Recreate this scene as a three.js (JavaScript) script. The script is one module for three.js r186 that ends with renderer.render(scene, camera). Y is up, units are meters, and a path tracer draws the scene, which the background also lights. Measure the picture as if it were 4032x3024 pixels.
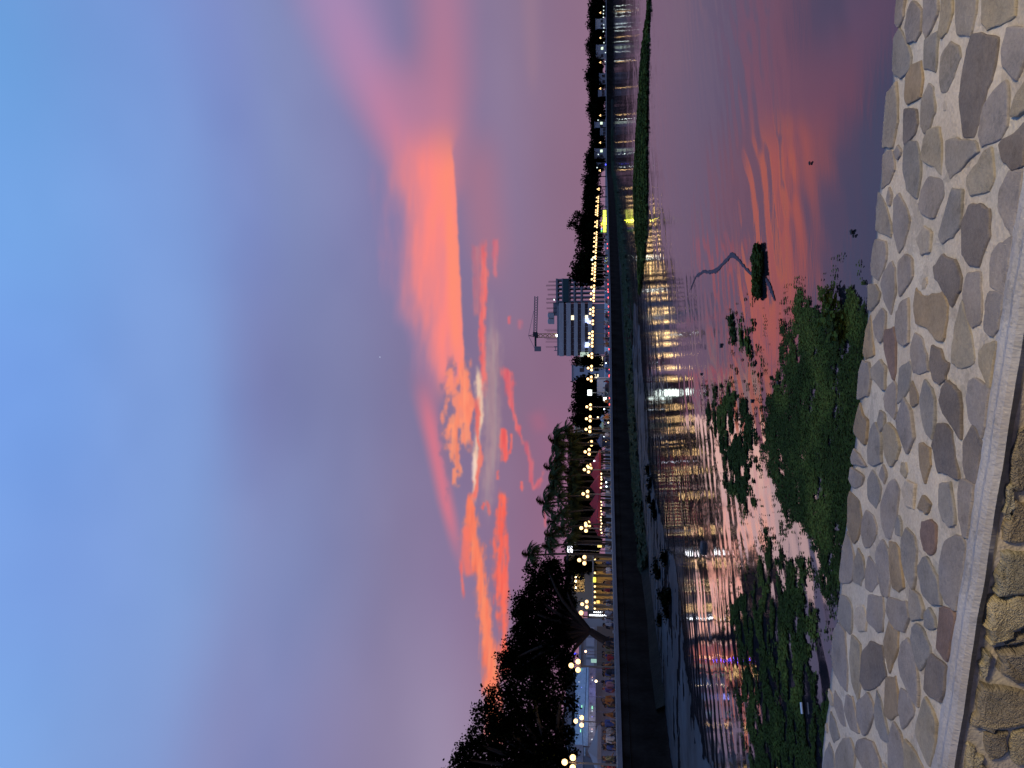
import * as THREE from 'three';
import { mergeGeometries, mergeVertices } from 'three/addons/utils/BufferGeometryUtils.js';
import { MarchingCubes } from 'three/addons/objects/MarchingCubes.js';
import { RoundedBoxGeometry } from 'three/addons/geometries/RoundedBoxGeometry.js';

// ---------------------------------------------------------------- camera (the photograph is a portrait picture lying on its side)
const scene = new THREE.Scene();
const FOCAL = 3045, PITCH = 6.82 * Math.PI / 180, EYE = 4.0;
const camera = new THREE.PerspectiveCamera(2 * Math.atan(1512 / FOCAL) * 180 / Math.PI, 4032 / 3024, 0.1, 4000);
camera.position.set(0, EYE, 0);
camera.up.set(1, 0, 0);
camera.lookAt(0, EYE + Math.sin(PITCH), -Math.cos(PITCH));
scene.add(camera);

const renderer = new THREE.WebGLRenderer({ antialias: true });
renderer.toneMapping = THREE.LinearToneMapping;
renderer.toneMappingExposure = 1.0;
renderer.shadowMap.enabled = true;
renderer.setSize(1024, 768);

// ---------------------------------------------------------------- small maths
function rng(seed) { let a = seed >>> 0; return () => { a = (a + 0x6D2B79F5) | 0; let t = Math.imul(a ^ (a >>> 15), 1 | a); t = (t + Math.imul(t ^ (t >>> 7), 61 | t)) ^ t; return ((t ^ (t >>> 14)) >>> 0) / 4294967296; }; }
const R = rng(20240611);
const rr = (a, b) => a + (b - a) * R();
const V = (x, y, z) => new THREE.Vector3(x, y, z);
const clamp = (x, a = 0, b = 1) => Math.min(b, Math.max(a, x));
const smooth = (a, b, x) => { const t = clamp((x - a) / (b - a)); return t * t * (3 - 2 * t); };
const mix = (a, b, t) => a + (b - a) * t;
function hash2(x, y) { let h = Math.imul(x, 374761393) + Math.imul(y, 668265263); h = Math.imul(h ^ (h >>> 13), 1274126177); return ((h ^ (h >>> 16)) >>> 0) / 4294967296; }
function vnoise(x, y) {
  const xi = Math.floor(x), yi = Math.floor(y), fx = x - xi, fy = y - yi, u = fx * fx * (3 - 2 * fx), v = fy * fy * (3 - 2 * fy);
  const a = hash2(xi, yi), b = hash2(xi + 1, yi), c = hash2(xi, yi + 1), d = hash2(xi + 1, yi + 1);
  return a + (b - a) * u + (c - a) * v + (a - b - c + d) * u * v;
}
function fbm(x, y, n = 4) { let s = 0, a = 0.5, t = 0; for (let k = 0; k < n; k++) { s += a * vnoise(x, y); t += a; a *= 0.5; x = x * 2.03 + 17.1; y = y * 2.03 + 9.7; } return s / t; }
const lin = (c) => { c /= 255; return c <= 0.04045 ? c / 12.92 : Math.pow((c + 0.055) / 1.055, 2.4); };
function interp(table, x) { // [[x, value], ...]
  if (x <= table[0][0]) return table[0][1];
  for (let k = 1; k < table.length; k++) if (x <= table[k][0]) { const [a, p] = table[k - 1], [b, q] = table[k]; return mix(p, q, (x - a) / (b - a)); }
  return table[table.length - 1][1];
}
// a pixel of the photograph (X across, Y down, 4032 x 3024) as a direction; then as a point at a forward depth or on a level plane
function dirOf(X, Y) {
  const u = (1512 - Y) / FOCAL, v = (2016 - X) / FOCAL, s = Math.sin(PITCH), c = Math.cos(PITCH);
  return V(u, s + v * c, -c + v * s);
}
const at = (X, Y, depth) => { const d = dirOf(X, Y); return d.multiplyScalar(depth / -d.z).add(V(0, EYE, 0)); };
const onLevel = (X, Y, y) => { const d = dirOf(X, Y); return d.multiplyScalar((y - EYE) / d.y).add(V(0, EYE, 0)); };
const azel = (X, Y) => { const d = dirOf(X, Y).normalize(); return [Math.atan2(d.x, -d.z) * 180 / Math.PI, Math.asin(d.y) * 180 / Math.PI]; };

// ---------------------------------------------------------------- the dusk sky: air and lit clouds, by azimuth and elevation
{
  const W = 4096, H = 2048, data = new Float32Array(W * H * 4);
  const els = [0, 3.5, 7, 11, 15, 18, 22, 25, 29, 33, 37, 42, 60, 90];
  const azs = [-180, -90, -27, -14, 0, 14, 27, 90, 180];
  const far = [[128, 112, 150], [126, 112, 152], [122, 116, 158], [122, 120, 164], [124, 126, 172], [124, 130, 178], [122, 134, 186], [120, 138, 194], [118, 144, 204], [114, 150, 212], [110, 154, 218], [106, 156, 222], [96, 146, 216], [84, 130, 204]];
  const front = [
    [[150, 110, 136], [150, 105, 132], [141, 105, 131], [143, 108, 132], [143, 110, 134]],
    [[150, 113, 141], [148, 106, 134], [139, 106, 133], [138, 109, 135], [138, 111, 138]],
    [[148, 122, 150], [142, 112, 143], [140, 113, 141], [137, 117, 149], [138, 120, 151]],
    [[152, 136, 166], [138, 120, 155], [132, 115, 150], [133, 117, 154], [133, 117, 155]],
    [[139, 128, 162], [133, 124, 160], [129, 122, 160], [133, 125, 167], [132, 123, 164]],
    [[135, 129, 169], [129, 129, 170], [126, 127, 168], [132, 133, 178], [134, 132, 176]],
    [[129, 133, 180], [124, 134, 181], [124, 130, 175], [129, 140, 188], [128, 138, 187]],
    [[131, 138, 186], [127, 141, 191], [125, 134, 184], [125, 142, 198], [124, 140, 198]],
    [[128, 152, 207], [127, 155, 211], [128, 156, 214], [123, 153, 213], [118, 148, 210]],
    [[127, 160, 218], [126, 158, 220], [125, 158, 220], [120, 158, 221], [113, 152, 214]],
    [[127, 168, 230], [125, 161, 227], [120, 160, 228], [116, 162, 226], [110, 160, 222]],
    [[130, 175, 238], [122, 165, 233], [116, 160, 232], [112, 163, 230], [108, 165, 230]],
    [[100, 152, 222], [100, 152, 222], [99, 151, 222], [98, 151, 221], [98, 151, 221]],
    [[84, 130, 204], [84, 130, 204], [84, 130, 204], [84, 130, 204], [84, 130, 204]]];
  const rows = els.map((_, k) => [far[k], far[k].map((c, j) => mix(c, front[k][0][j], 0.5)), ...front[k], far[k].map((c, j) => mix(c, front[k][4][j], 0.5)), far[k]]);
  const cubic = (p0, p1, p2, p3, t) => p1 + 0.5 * t * (p2 - p0 + t * (2 * p0 - 5 * p1 + 4 * p2 - p3 + t * (3 * (p1 - p2) + p3 - p0)));
  const spot = (list, x) => { let k = 0; while (k < list.length - 2 && x > list[k + 1]) k++; return [k, clamp((x - list[k]) / (list[k + 1] - list[k]))]; };
  const px = new Float32Array(W * H * 3); // display values while painting
  const elOf = (j) => (j + 0.5) / H * 180 - 90;
  // column -> azimuth: three.js looks equirect textures up with u = atan2(z, x) / 2pi + 0.5; azimuth is measured from -z towards +x
  const azCol = Array.from({ length: W }, (_, i) => { const th = ((i + 0.5) / W - 0.5) * 2 * Math.PI, x = Math.cos(th), z = Math.sin(th); return Math.atan2(x, -z) * 180 / Math.PI; });
  const colSpot = azCol.map((a) => spot(azs, a));
  for (let j = H / 2 - 2; j < H; j++) {
    const el = Math.max(0, elOf(j)), [k, tk] = spot(els, el);
    for (let i = 0; i < W; i++) {
      const [m, tm] = colSpot[i], o = (j * W + i) * 3, ts = tm * tm * (3 - 2 * tm);
      for (let c = 0; c < 3; c++) {
        const col = (kk) => { const r = rows[clamp(kk, 0, rows.length - 1)]; return mix(r[m][c], r[m + 1][c], ts); };
        px[o + c] = cubic(col(k - 1), col(k), col(k + 1), col(k + 2), tk);
      }
    }
  }
  // slow mottling of the high veil of cloud
  for (let j = H / 2; j < H; j++) for (let i = 0; i < W; i++) {
    const a = azCol[i], el = elOf(j); if (el > 75) break;
    const n = (fbm(a * 0.09 + 40, el * 0.16, 3) - 0.5) * 12, o = (j * W + i) * 3;
    px[o] += n; px[o + 1] += n; px[o + 2] += n * 0.9;
  }
  const blend = (o, c, a) => { px[o] = mix(px[o], c[0], a); px[o + 1] = mix(px[o + 1], c[1], a); px[o + 2] = mix(px[o + 2], c[2], a); };
  const colOfAz = (a) => { const t = a * Math.PI / 180, x = Math.sin(t), z = -Math.cos(t); return (Math.atan2(z, x) / (2 * Math.PI) + 0.5) * W; };
  function area(a0, a1, e0, e1, f) {
    const i0 = Math.floor(colOfAz(a0)), i1 = Math.ceil(colOfAz(a1)), j0 = Math.max(H / 2, Math.floor((e0 + 90) / 180 * H)), j1 = Math.min(H - 1, Math.ceil((e1 + 90) / 180 * H));
    for (let j = j0; j <= j1; j++) for (let i = i0; i <= i1; i++) f(azCol[(i + W) % W], elOf(j), (j * W + (i + W) % W) * 3);
  }
  // a drawn-out cloud: points [X, Y, half width] with a colour each; edge = share of the width that fades; rag = ragged edges; streak = how far it breaks into filaments
  function stroke(points, color, alpha, { edge = 0.8, rag = 0, streak = 0, seed = 0, sf = [0.5, 5], endFade = 0.12, fiber = 0 } = {}) {
    const p = points.map(([X, Y, w, c]) => [...azel(X, Y), w / 53, c ?? color]);
    let a0 = 1e9, a1 = -1e9, e0 = 1e9, e1 = -1e9, total = 0; const at0 = [0];
    for (const [a, e, w] of p) { a0 = Math.min(a0, a - w - 1); a1 = Math.max(a1, a + w + 1); e0 = Math.min(e0, e - w - 1); e1 = Math.max(e1, e + w + 1); }
    for (let k = 1; k < p.length; k++) at0.push(total += Math.hypot(p[k][0] - p[k - 1][0], p[k][1] - p[k - 1][1]));
    area(a0, a1, e0, e1, (a, e, o) => {
      let x = a, y = e;
      if (rag) { x += (fbm(a * 0.9 + seed, e * 1.6 + seed, 3) - 0.5) * rag * 3; y += (fbm(a * 0.7 + seed + 50, e * 2.2, 4) - 0.5) * rag; }
      let best = 1e9, along = 0, seg = 1, st = 0;
      for (let k = 1; k < p.length; k++) {
        const [ax, ay, aw] = p[k - 1], [bx, by, bw] = p[k], dx = bx - ax, dy = by - ay, t = clamp(((x - ax) * dx + (y - ay) * dy) / (dx * dx + dy * dy));
        const d = Math.hypot(x - ax - dx * t, y - ay - dy * t) / mix(aw, bw, t);
        if (d < best) { best = d; along = mix(at0[k - 1], at0[k], t) / total; seg = k; st = t; }
      }
      if (fiber) best += (fbm(a * 0.45 + seed * 7, e * 8 + seed, 4) - 0.5) * fiber + (fbm(a * 2.2 + seed, e * 3.4 + 11, 4) - 0.5) * fiber * 0.8;
      if (best >= 1) return;
      let f = 1 - smooth(1 - edge, 1, best);
      if (endFade) f *= smooth(0, endFade, along) * smooth(0, endFade, 1 - along);
      if (streak) f *= smooth(streak - 0.28, streak + 0.1, fbm(a * sf[0] + seed * 3, e * sf[1] + seed, 4) + 0.25 * f);
      let c = p[seg][3] === p[seg - 1][3] ? p[seg][3] : p[seg - 1][3].map((q, k) => mix(q, p[seg][3][k], st));
      if (fiber) { const n = (fbm(a * 0.5 + 31, e * 6 + seed, 3) - 0.5) * 44; c = [c[0] + Math.min(0, n), c[1] + n, c[2] + n * 0.5]; }
      blend(o, c, clamp(f * alpha));
    });
  }
  // a field of broken small cloud inside an ellipse
  function broken(X, Y, rx, ry, color, alpha, th, f, seed, ex = [0, 0]) {
    const [ca, ce] = azel(X, Y), wa = ry / 53, we = rx / 53;
    area(ca - wa, ca + wa, ce - we, ce + we, (a, e, o) => {
      const q = Math.hypot((a - ca) / wa, (e - ce) / we); if (q > 1) return;
      const n = fbm(a * f[0] + seed, e * f[1] + seed * 2 + a * ex[0], 5);
      blend(o, color, alpha * smooth(th - 0.09, th + 0.12, n - 0.25 * smooth(0.5, 1, q)) * (1 - smooth(0.75, 1, q)));
    });
  }
  // soft high plumes reaching up to the right
  const soft = { edge: 1, endFade: 0.1 }; // wide and faint
  stroke([[1220, -520, 260, [160, 136, 188]], [1325, 0, 215, [174, 137, 180]], [1425, 250, 190, [186, 135, 174]], [1555, 500, 165, [206, 130, 160]], [1680, 720, 140, [226, 131, 146]], [1740, 900, 90, [228, 131, 140]]], null, 0.8, soft);
  stroke([[1735, -520, 165, [168, 124, 156]], [1742, 0, 165, [182, 124, 152]], [1752, 330, 165, [190, 124, 148]], [1735, 560, 160, [206, 128, 146]], [1735, 820, 110, [224, 131, 140]]], null, 0.75, soft);
  stroke([[1560, 120, 170], [1640, 400, 190], [1680, 700, 170]], [190, 127, 156], 0.6, { edge: 1, endFade: 0.45 });
  stroke([[2080, -200, 60], [2095, 150, 50], [2100, 420, 30]], [156, 124, 144], 0.5, { edge: 1, endFade: 0.3 });
  stroke([[1880, 420, 130], [1890, 720, 150], [1925, 980, 130], [1960, 1200, 80]], [176, 116, 136], 0.6, { edge: 1, endFade: 0.35 });
  stroke([[2290, 2100, 120], [2200, 1900, 170], [2150, 1500, 150]], [160, 104, 134], 0.4, { edge: 1, endFade: 0.4 });
  // the great plume: a sharp lit underside, a soft top
  const lowTab = [[300, 1770], [600, 1783], [800, 1799], [950, 1807], [1150, 1815], [1350, 1826], [1560, 1832]];
  const topTab = [[300, 1500], [600, 1500], [720, 1510], [880, 1530], [1020, 1530], [1150, 1550], [1300, 1590], [1500, 1650], [1700, 1715], [1900, 1780]];
  const lowE = lowTab.map(([Y, X]) => azel(X, Y)).reverse(), topE = topTab.map(([Y, X]) => azel(X, Y)).reverse();
  const [aR] = azel(1700, 430), [aL] = azel(1800, 1640), [aR2] = azel(1700, 700), [aL2] = azel(1800, 1440), [aS] = azel(1790, 620);
  area(aL, aR, 7, 20, (a, e, o) => {
    const lo = interp(lowE, a) + (fbm(a * 1.3, 3, 3) - 0.5) * 0.12, hi = interp(topE, a) + (fbm(a * 0.35 + 9, e * 0.2, 3) - 0.5) * 1.0, q = (e - lo) / (hi - lo);
    if (q < -0.35 || q > 1.3) return;
    const end = smooth(aR, aR2, a) * smooth(aL, aL2, a), sharp = smooth(aR, aS, a);
    const st = fbm(a * 0.22 + e * 0.10 + 4, e * 1.15 + a * 0.06, 4) - 0.5;
    const under = smooth(-mix(0.3, 0.012, sharp), mix(0.2, 0.02, sharp), q), top = 1 - smooth(0.42, 1.22, q + st * 0.45);
    const g = clamp(q + st * 0.6), c = g < 0.25 ? [255, mix(141, 136, g / 0.25), mix(121, 130, g / 0.25)] : g < 0.55 ? [mix(255, 226, (g - 0.25) / 0.3), mix(136, 133, (g - 0.25) / 0.3), mix(130, 142, (g - 0.25) / 0.3)] : [mix(226, 184, (g - 0.55) / 0.45), mix(133, 130, (g - 0.55) / 0.45), mix(142, 164, (g - 0.55) / 0.45)];
    blend(o, c, clamp(end * under * top * 0.97));
  });
  stroke([[1765, 700, 30], [1775, 950, 32], [1785, 1150, 36], [1795, 1350, 34], [1800, 1480, 20]], [255, 143, 116], 0.75, { edge: 0.9, endFade: 0.25 });
  // its tail to the left
  stroke([[1650, 1380, 90], [1672, 1560, 70], [1712, 1760, 55], [1752, 1960, 48], [1800, 2160, 40], [1840, 2300, 30]], [222, 120, 138], 0.85, { edge: 1, endFade: 0.35 });
  // dusky gaps and lit lumps under the tail
  broken(1785, 1690, 85, 330, [138, 114, 145], 0.8, 0.42, [0.75, 1.15], 3);
  broken(1795, 1640, 72, 270, [255, 144, 116], 0.85, 0.5, [0.85, 1.5], 11);
  broken(1830, 1560, 48, 240, [255, 138, 108], 0.9, 0.47, [0.6, 1.8], 23);
  stroke([[1830, 1420, 24], [1838, 1560, 30], [1832, 1700, 24], [1848, 1790, 16]], [255, 142, 112], 0.9, { edge: 0.5, rag: 0.65, fiber: 0.9, seed: 5 });
  stroke([[1790, 1640, 18], [1785, 1730, 20], [1798, 1810, 14], [1795, 1900, 16]], [255, 146, 112], 0.85, { edge: 0.5, rag: 0.78, fiber: 0.9, seed: 8 });
  // pale tan clear air between the bands
  stroke([[1922, 1120, 14], [1945, 1320, 46], [1935, 1560, 60], [1938, 1760, 58], [1920, 1960, 40], [1915, 2120, 14]], [190, 154, 152], 0.62, { edge: 1, rag: 0.4, seed: 90, fiber: 0.5, endFade: 0.3 });
  stroke([[1880, 1430, 12], [1890, 1600, 20], [1870, 1790, 16], [1868, 2000, 10]], [238, 196, 172], 0.95, { edge: 0.8, rag: 0.33, fiber: 0.9, seed: 14 });
  stroke([[1866, 1770, 9], [1868, 1830, 14], [1866, 1900, 8]], [250, 216, 198], 0.8, { edge: 0.9, rag: 0.39, fiber: 0.9, seed: 2 });
  // coral bands crossing it
  stroke([[1900, 930, 14], [1908, 1040, 20], [1905, 1180, 22], [1896, 1320, 20], [1906, 1480, 16], [1914, 1560, 8]], [240, 114, 112], 0.95, { edge: 0.7, rag: 0.45, fiber: 0.9, seed: 21 });
  stroke([[1880, 960, 30], [1885, 1120, 34], [1878, 1260, 22]], [206, 114, 126], 0.6, { edge: 1, rag: 0.52, fiber: 0.9, seed: 31 });
  stroke([[1950, 930, 16], [1950, 1040, 14], [1956, 1110, 8]], [214, 112, 126], 0.8, { edge: 0.8, rag: 0.39, fiber: 0.9, seed: 33 });
  stroke([[1880, 1560, 14], [1876, 1700, 12], [1892, 1780, 10], [1876, 1900, 14], [1850, 2000, 20]], [244, 118, 106], 0.9, { edge: 0.6, rag: 0.45, fiber: 0.9, seed: 36 });
  stroke([[1858, 1930, 10], [1852, 2030, 26], [1858, 2120, 44], [1880, 2220, 42], [1900, 2330, 34], [1915, 2450, 32], [1930, 2560, 40], [1940, 2720, 44], [1950, 2950, 40]], [255, 130, 98], 0.95, { edge: 0.75, rag: 0.52, fiber: 0.9, seed: 41, endFade: 0.06 });
  stroke([[1812, 2180, 12], [1822, 2300, 8], [1824, 2370, 5]], [244, 112, 104], 0.85, { edge: 0.8, rag: 0.20, fiber: 0.9, seed: 47, endFade: 0.25 });
  stroke([[1835, 2060, 20], [1832, 2180, 30], [1850, 2280, 24]], [246, 118, 104], 0.8, { edge: 0.8, streak: 0.48, sf: [0.25, 5], seed: 51 });
  stroke([[1975, 1900, 14], [1978, 2000, 28], [1966, 2120, 34], [1968, 2240, 38], [1980, 2360, 36], [1985, 2500, 30], [1985, 2700, 26]], [255, 108, 90], 0.95, { edge: 0.85, rag: 0.52, fiber: 0.9, streak: 0.42, sf: [0.22, 6], seed: 55, endFade: 0.08 });
  stroke([[1995, 2090, 10], [1998, 2200, 12], [1995, 2330, 10]], [250, 108, 94], 0.85, { edge: 0.6, rag: 0.39, fiber: 0.9, seed: 58 });
  // small scraps low down
  stroke([[1965, 1440, 16], [2002, 1490, 26], [2004, 1560, 20], [2016, 1610, 14], [2040, 1690, 13], [2066, 1760, 12]], [232, 106, 112], 0.9, { edge: 0.8, rag: 0.39, fiber: 0.9, seed: 61 });
  stroke([[2066, 1740, 12], [2092, 1830, 14], [2086, 1890, 12], [2102, 1940, 11], [2124, 1900, 11], [2145, 1850, 14]], [216, 104, 118], 0.85, { edge: 0.8, rag: 0.39, fiber: 0.9, seed: 64 });
  stroke([[1985, 1690, 14], [1988, 1750, 15], [1982, 1815, 8]], [246, 104, 98], 0.95, { edge: 0.5, rag: 0.33, fiber: 0.9, seed: 67, endFade: 0.1 });
  stroke([[2010, 1700, 5], [2012, 1760, 6], [2006, 1800, 4]], [246, 104, 98], 0.85, { edge: 0.5, rag: 0.26, fiber: 0.9, seed: 69, endFade: 0.1 });
  stroke([[2052, 1895, 7], [2054, 1925, 8], [2056, 1945, 3]], [238, 104, 104], 0.9, { edge: 0.6, rag: 0.26, fiber: 0.9, seed: 71 });
  stroke([[2006, 1240, 8], [2006, 1280, 10]], [236, 106, 112], 0.8, { edge: 0.8, rag: 0.26, fiber: 0.9, seed: 73, endFade: 0.2 });
  stroke([[2050, 1250, 12], [2045, 1300, 12]], [196, 106, 126], 0.7, { edge: 1, rag: 0.26, fiber: 0.9, seed: 75, endFade: 0.3 });
  stroke([[1905, 1960, 6], [1896, 2000, 7]], [240, 112, 104], 0.85, { edge: 0.6, rag: 0.39, fiber: 0.9, seed: 77 });
  stroke([[1918, 1960, 6], [1930, 2030, 6]], [226, 114, 112], 0.8, { edge: 0.6, rag: 0.39, fiber: 0.9, seed: 79 });
  stroke([[1960, 1860, 8], [1962, 1900, 10]], [236, 108, 104], 0.8, { edge: 0.6, rag: 0.39, fiber: 0.9, seed: 81 });
  stroke([[2145, 1980, 4], [2146, 2080, 4]], [226, 108, 116], 0.7, { edge: 0.8, rag: 0.13, fiber: 0.9, seed: 83 });
  stroke([[2100, 1600, 60], [2140, 1720, 50]], [172, 104, 130], 0.5, { edge: 1, endFade: 0.4 });
  const table = Float32Array.from({ length: 1025 }, (_, k) => lin(k / 4));
  for (let j = 0; j < H; j++) for (let i = 0; i < W; i++) {
    const o = (Math.max(j, H / 2) * W + i) * 3, q = (j * W + i) * 4;
    for (let c = 0; c < 3; c++) { const x = clamp(px[o + c], 0, 255.9) * 4, k = x | 0; data[q + c] = mix(table[k], table[k + 1], x - k); }
    data[q + 3] = 1;
  }
  const sky = new THREE.DataTexture(data, W, H, THREE.RGBAFormat, THREE.FloatType);
  sky.mapping = THREE.EquirectangularReflectionMapping; sky.magFilter = THREE.LinearFilter; sky.minFilter = THREE.LinearFilter; sky.needsUpdate = true;
  scene.background = sky; scene.environment = sky;
}
// the sun has just set behind the houses: only a faint, very soft afterglow comes from there
const sun = new THREE.DirectionalLight(new THREE.Color(1, 0.62, 0.5), 0.06);
sun.position.copy(at(2120, 1950, 300)); sun.target.position.set(0, 0, -60);
sun.castShadow = true; sun.shadow.radius = 30;
Object.assign(sun.shadow.camera, { left: -250, right: 250, top: 120, bottom: -120, near: 1, far: 900 });
scene.add(sun, sun.target);

// ---------------------------------------------------------------- helpers for things and parts
const taken = {};
function numbered(name) { const n = taken[name] = (taken[name] ?? -1) + 1; return n ? name + '_' + String(n).padStart(3, '0') : name; }
function shade(o) { o.traverse((m) => { if (m.isMesh) { m.castShadow = true; m.receiveShadow = true; } }); return o; }
function tag(o, label, category, group) { o.userData.label = label; o.userData.category = category; if (group) o.userData.group = group; return o; }
function thing(name, label, category, group, p = V(0, 0, 0), turn = 0) { const g = new THREE.Group(); g.name = numbered(name); g.position.copy(p); g.rotation.y = turn; scene.add(g); return tag(g, label, category, group); }
function part(name, geo, material, parent) { const m = new THREE.Mesh(Array.isArray(geo) ? merged(geo) : geo, material); m.name = name; m.castShadow = m.receiveShadow = true; parent.add(m); return m; }
function structure(name, geo, material) { const m = new THREE.Mesh(geo, material); m.name = name; m.userData.kind = 'structure'; m.receiveShadow = m.castShadow = true; scene.add(m); return m; }
function copy(o, p, turn = o.rotation.y) { const c = o.clone(); c.name = numbered(o.name.replace(/_\d{3}$/, '')); c.position.copy(p); c.rotation.y = turn; scene.add(c); return c; }
function merged(list) { return mergeGeometries(list.map((g) => { const q = g.index ? g.toNonIndexed() : g; for (const k of Object.keys(q.attributes)) if (!['position', 'normal', 'uv'].includes(k)) q.deleteAttribute(k); if (!q.attributes.uv) q.setAttribute('uv', new THREE.BufferAttribute(new Float32Array(q.attributes.position.count * 2), 2)); return q; })); }
const box = (w, h, d, x = 0, y = 0, z = 0) => new THREE.BoxGeometry(w, h, d).translate(x, y, z);
const rbox = (w, h, d, r, x = 0, y = 0, z = 0) => new RoundedBoxGeometry(w, h, d, 2, r).translate(x, y, z);
const cyl = (r0, r1, h, x = 0, y = 0, z = 0, n = 10) => new THREE.CylinderGeometry(r1, r0, h, n).translate(x, y + h / 2, z);
function tube(points, r0, r1, n = 7, seg = 8) { // tapered tube through points
  const curve = new THREE.CatmullRomCurve3(points), g = new THREE.TubeGeometry(curve, seg, 1, n), p = g.attributes.position, c = new THREE.Vector3();
  for (let i = 0; i <= seg; i++) { curve.getPointAt(i / seg, c); const r = mix(r0, r1, i / seg); for (let j = 0; j <= n; j++) { const k = i * (n + 1) + j; p.setXYZ(k, c.x + (p.getX(k) - c.x) * r, c.y + (p.getY(k) - c.y) * r, c.z + (p.getZ(k) - c.z) * r); } }
  return g;
}
const col = (r, g, b) => new THREE.Color(r, g, b);
const mat = (c, roughness = 0.85, more = {}) => new THREE.MeshStandardMaterial({ color: c, roughness, ...more });
const glow = (c, k) => new THREE.MeshStandardMaterial({ color: col(0.6, 0.6, 0.6), emissive: c, emissiveIntensity: k, roughness: 0.5 });
function texture(w, h, f, srgb = false) { // f(x, y) -> [r, g, b] or a grey, 0..1; wraps
  const d = new Uint8Array(w * h * 4);
  for (let y = 0; y < h; y++) for (let x = 0; x < w; x++) { const v = f(x / w, y / h), o = (y * w + x) * 4, a = typeof v === 'number' ? [v, v, v] : v; d[o] = clamp(a[0]) * 255; d[o + 1] = clamp(a[1]) * 255; d[o + 2] = clamp(a[2]) * 255; d[o + 3] = 255; }
  const t = new THREE.DataTexture(d, w, h); t.wrapS = t.wrapT = THREE.RepeatWrapping; t.magFilter = THREE.LinearFilter; t.minFilter = THREE.LinearMipmapLinearFilter; t.generateMipmaps = true; if (srgb) t.colorSpace = THREE.SRGBColorSpace; t.needsUpdate = true; return t;
}
// noise that repeats every n cells
function wrapNoise(x, y, n, seed) { const xi = Math.floor(x), yi = Math.floor(y), fx = x - xi, fy = y - yi, u = fx * fx * (3 - 2 * fx), v = fy * fy * (3 - 2 * fy), q = (a, b) => hash2(((a % n) + n) % n + seed * 131, ((b % n) + n) % n + seed * 57); return mix(mix(q(xi, yi), q(xi + 1, yi), u), mix(q(xi, yi + 1), q(xi + 1, yi + 1), u), v); }
function wrapFbm(x, y, n, oct, seed) { let s = 0, a = 0.5, t = 0; for (let k = 0; k < oct; k++) { s += a * wrapNoise(x * n, y * n, n, seed + k); t += a; a *= 0.55; n *= 2; } return s / t; }
const rep = (t, k) => { const c = t.clone(); c.repeat.set(k, k); c.needsUpdate = true; return c; };

// ---------------------------------------------------------------- shared materials
const grit = texture(512, 512, (x, y) => { const a = wrapFbm(x, y, 8, 5, 1), b = wrapFbm(x, y, 128, 2, 9); const s = 0.74 + 0.34 * (a - 0.5) + 0.30 * (b - 0.5) - (b > 0.72 ? 0.12 : 0); return [s, s * 0.995, s * 0.98]; });
const gritBump = texture(512, 512, (x, y) => 0.55 * wrapFbm(x, y, 16, 4, 4) + 0.45 * wrapFbm(x, y, 96, 2, 12));
const blotch = texture(512, 512, (x, y) => { const a = wrapFbm(x, y, 5, 6, 31), b = wrapFbm(x, y, 40, 3, 37), s = 0.35 + 0.9 * (a - 0.25) + 0.35 * (b - 0.5); return [s, s, s]; });
const M = {
  concrete: mat(col(0.3, 0.3, 0.31), 0.9, { map: rep(grit, 0.5), bumpMap: rep(gritBump, 0.5), bumpScale: 0.01 }),
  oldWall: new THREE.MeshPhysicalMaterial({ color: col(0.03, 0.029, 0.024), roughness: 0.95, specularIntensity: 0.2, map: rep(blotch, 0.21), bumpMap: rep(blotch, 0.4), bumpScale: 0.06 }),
  pavement: mat(col(0.16, 0.15, 0.14), 0.9, { map: rep(grit, 0.4) }),
  bark: mat(col(0.045, 0.034, 0.026), 0.95, { bumpMap: rep(gritBump, 3), bumpScale: 0.02 }),
  post: mat(col(0.28, 0.23, 0.17), 0.7), metal: mat(col(0.2, 0.2, 0.21), 0.5, { metalness: 0.5 }), dark: mat(col(0.03, 0.03, 0.032), 0.7), black: mat(col(0.012, 0.012, 0.014), 0.6),
  white: mat(col(0.7, 0.7, 0.7), 0.85), cream: mat(col(0.62, 0.5, 0.32), 0.9), grey: mat(col(0.3, 0.31, 0.33), 0.9), lightGrey: mat(col(0.5, 0.51, 0.52), 0.9),
  glass: mat(col(0.02, 0.03, 0.035), 0.12), rubber: mat(col(0.02, 0.02, 0.02), 0.9),
  canvas: mat(col(0.66, 0.67, 0.7), 0.9, { map: rep(grit, 1.2), side: THREE.DoubleSide }), redCanvas: mat(col(0.3, 0.03, 0.05), 0.85, { side: THREE.DoubleSide }), blueCanvas: mat(col(0.06, 0.09, 0.2), 0.85, { side: THREE.DoubleSide }),
};

// ---------------------------------------------------------------- lake shore: where the foot of the promenade wall stands (x, z)
const WALLTOP = 3.25, GROUND = 2.4;
const nearA = onLevel(3222, 3024, WALLTOP), nearB = onLevel(3522, 0, WALLTOP);
const along = nearB.clone().sub(nearA).setY(0).normalize(), inward = V(-along.z, 0, along.x); // inward: from the lake towards the viewer
const nearAt = (s, n, y) => nearA.clone().setY(y).addScaledVector(along, s).addScaledVector(inward, n);
const cornerL = nearAt(-26, 0, 0), cornerR = nearAt(62, 0, 0);
const shorePts = [[-27.5, -18], [-26.5, -33], [-23.8, -46], [-20.6, -58], [-16.6, -78], [-10.6, -96], [-3.2, -110], [6, -124], [17.5, -145], [34, -185], [58, -243], [80, -305], [104, -372], [140, -404], [206, -416], [290, -424], [330, -400]];
const shore = new THREE.CatmullRomCurve3([V(cornerL.x - 0.3, 0, cornerL.z - 0.4), ...shorePts.map(([x, z]) => V(x, 0, z))], false, 'centripetal');
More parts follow.
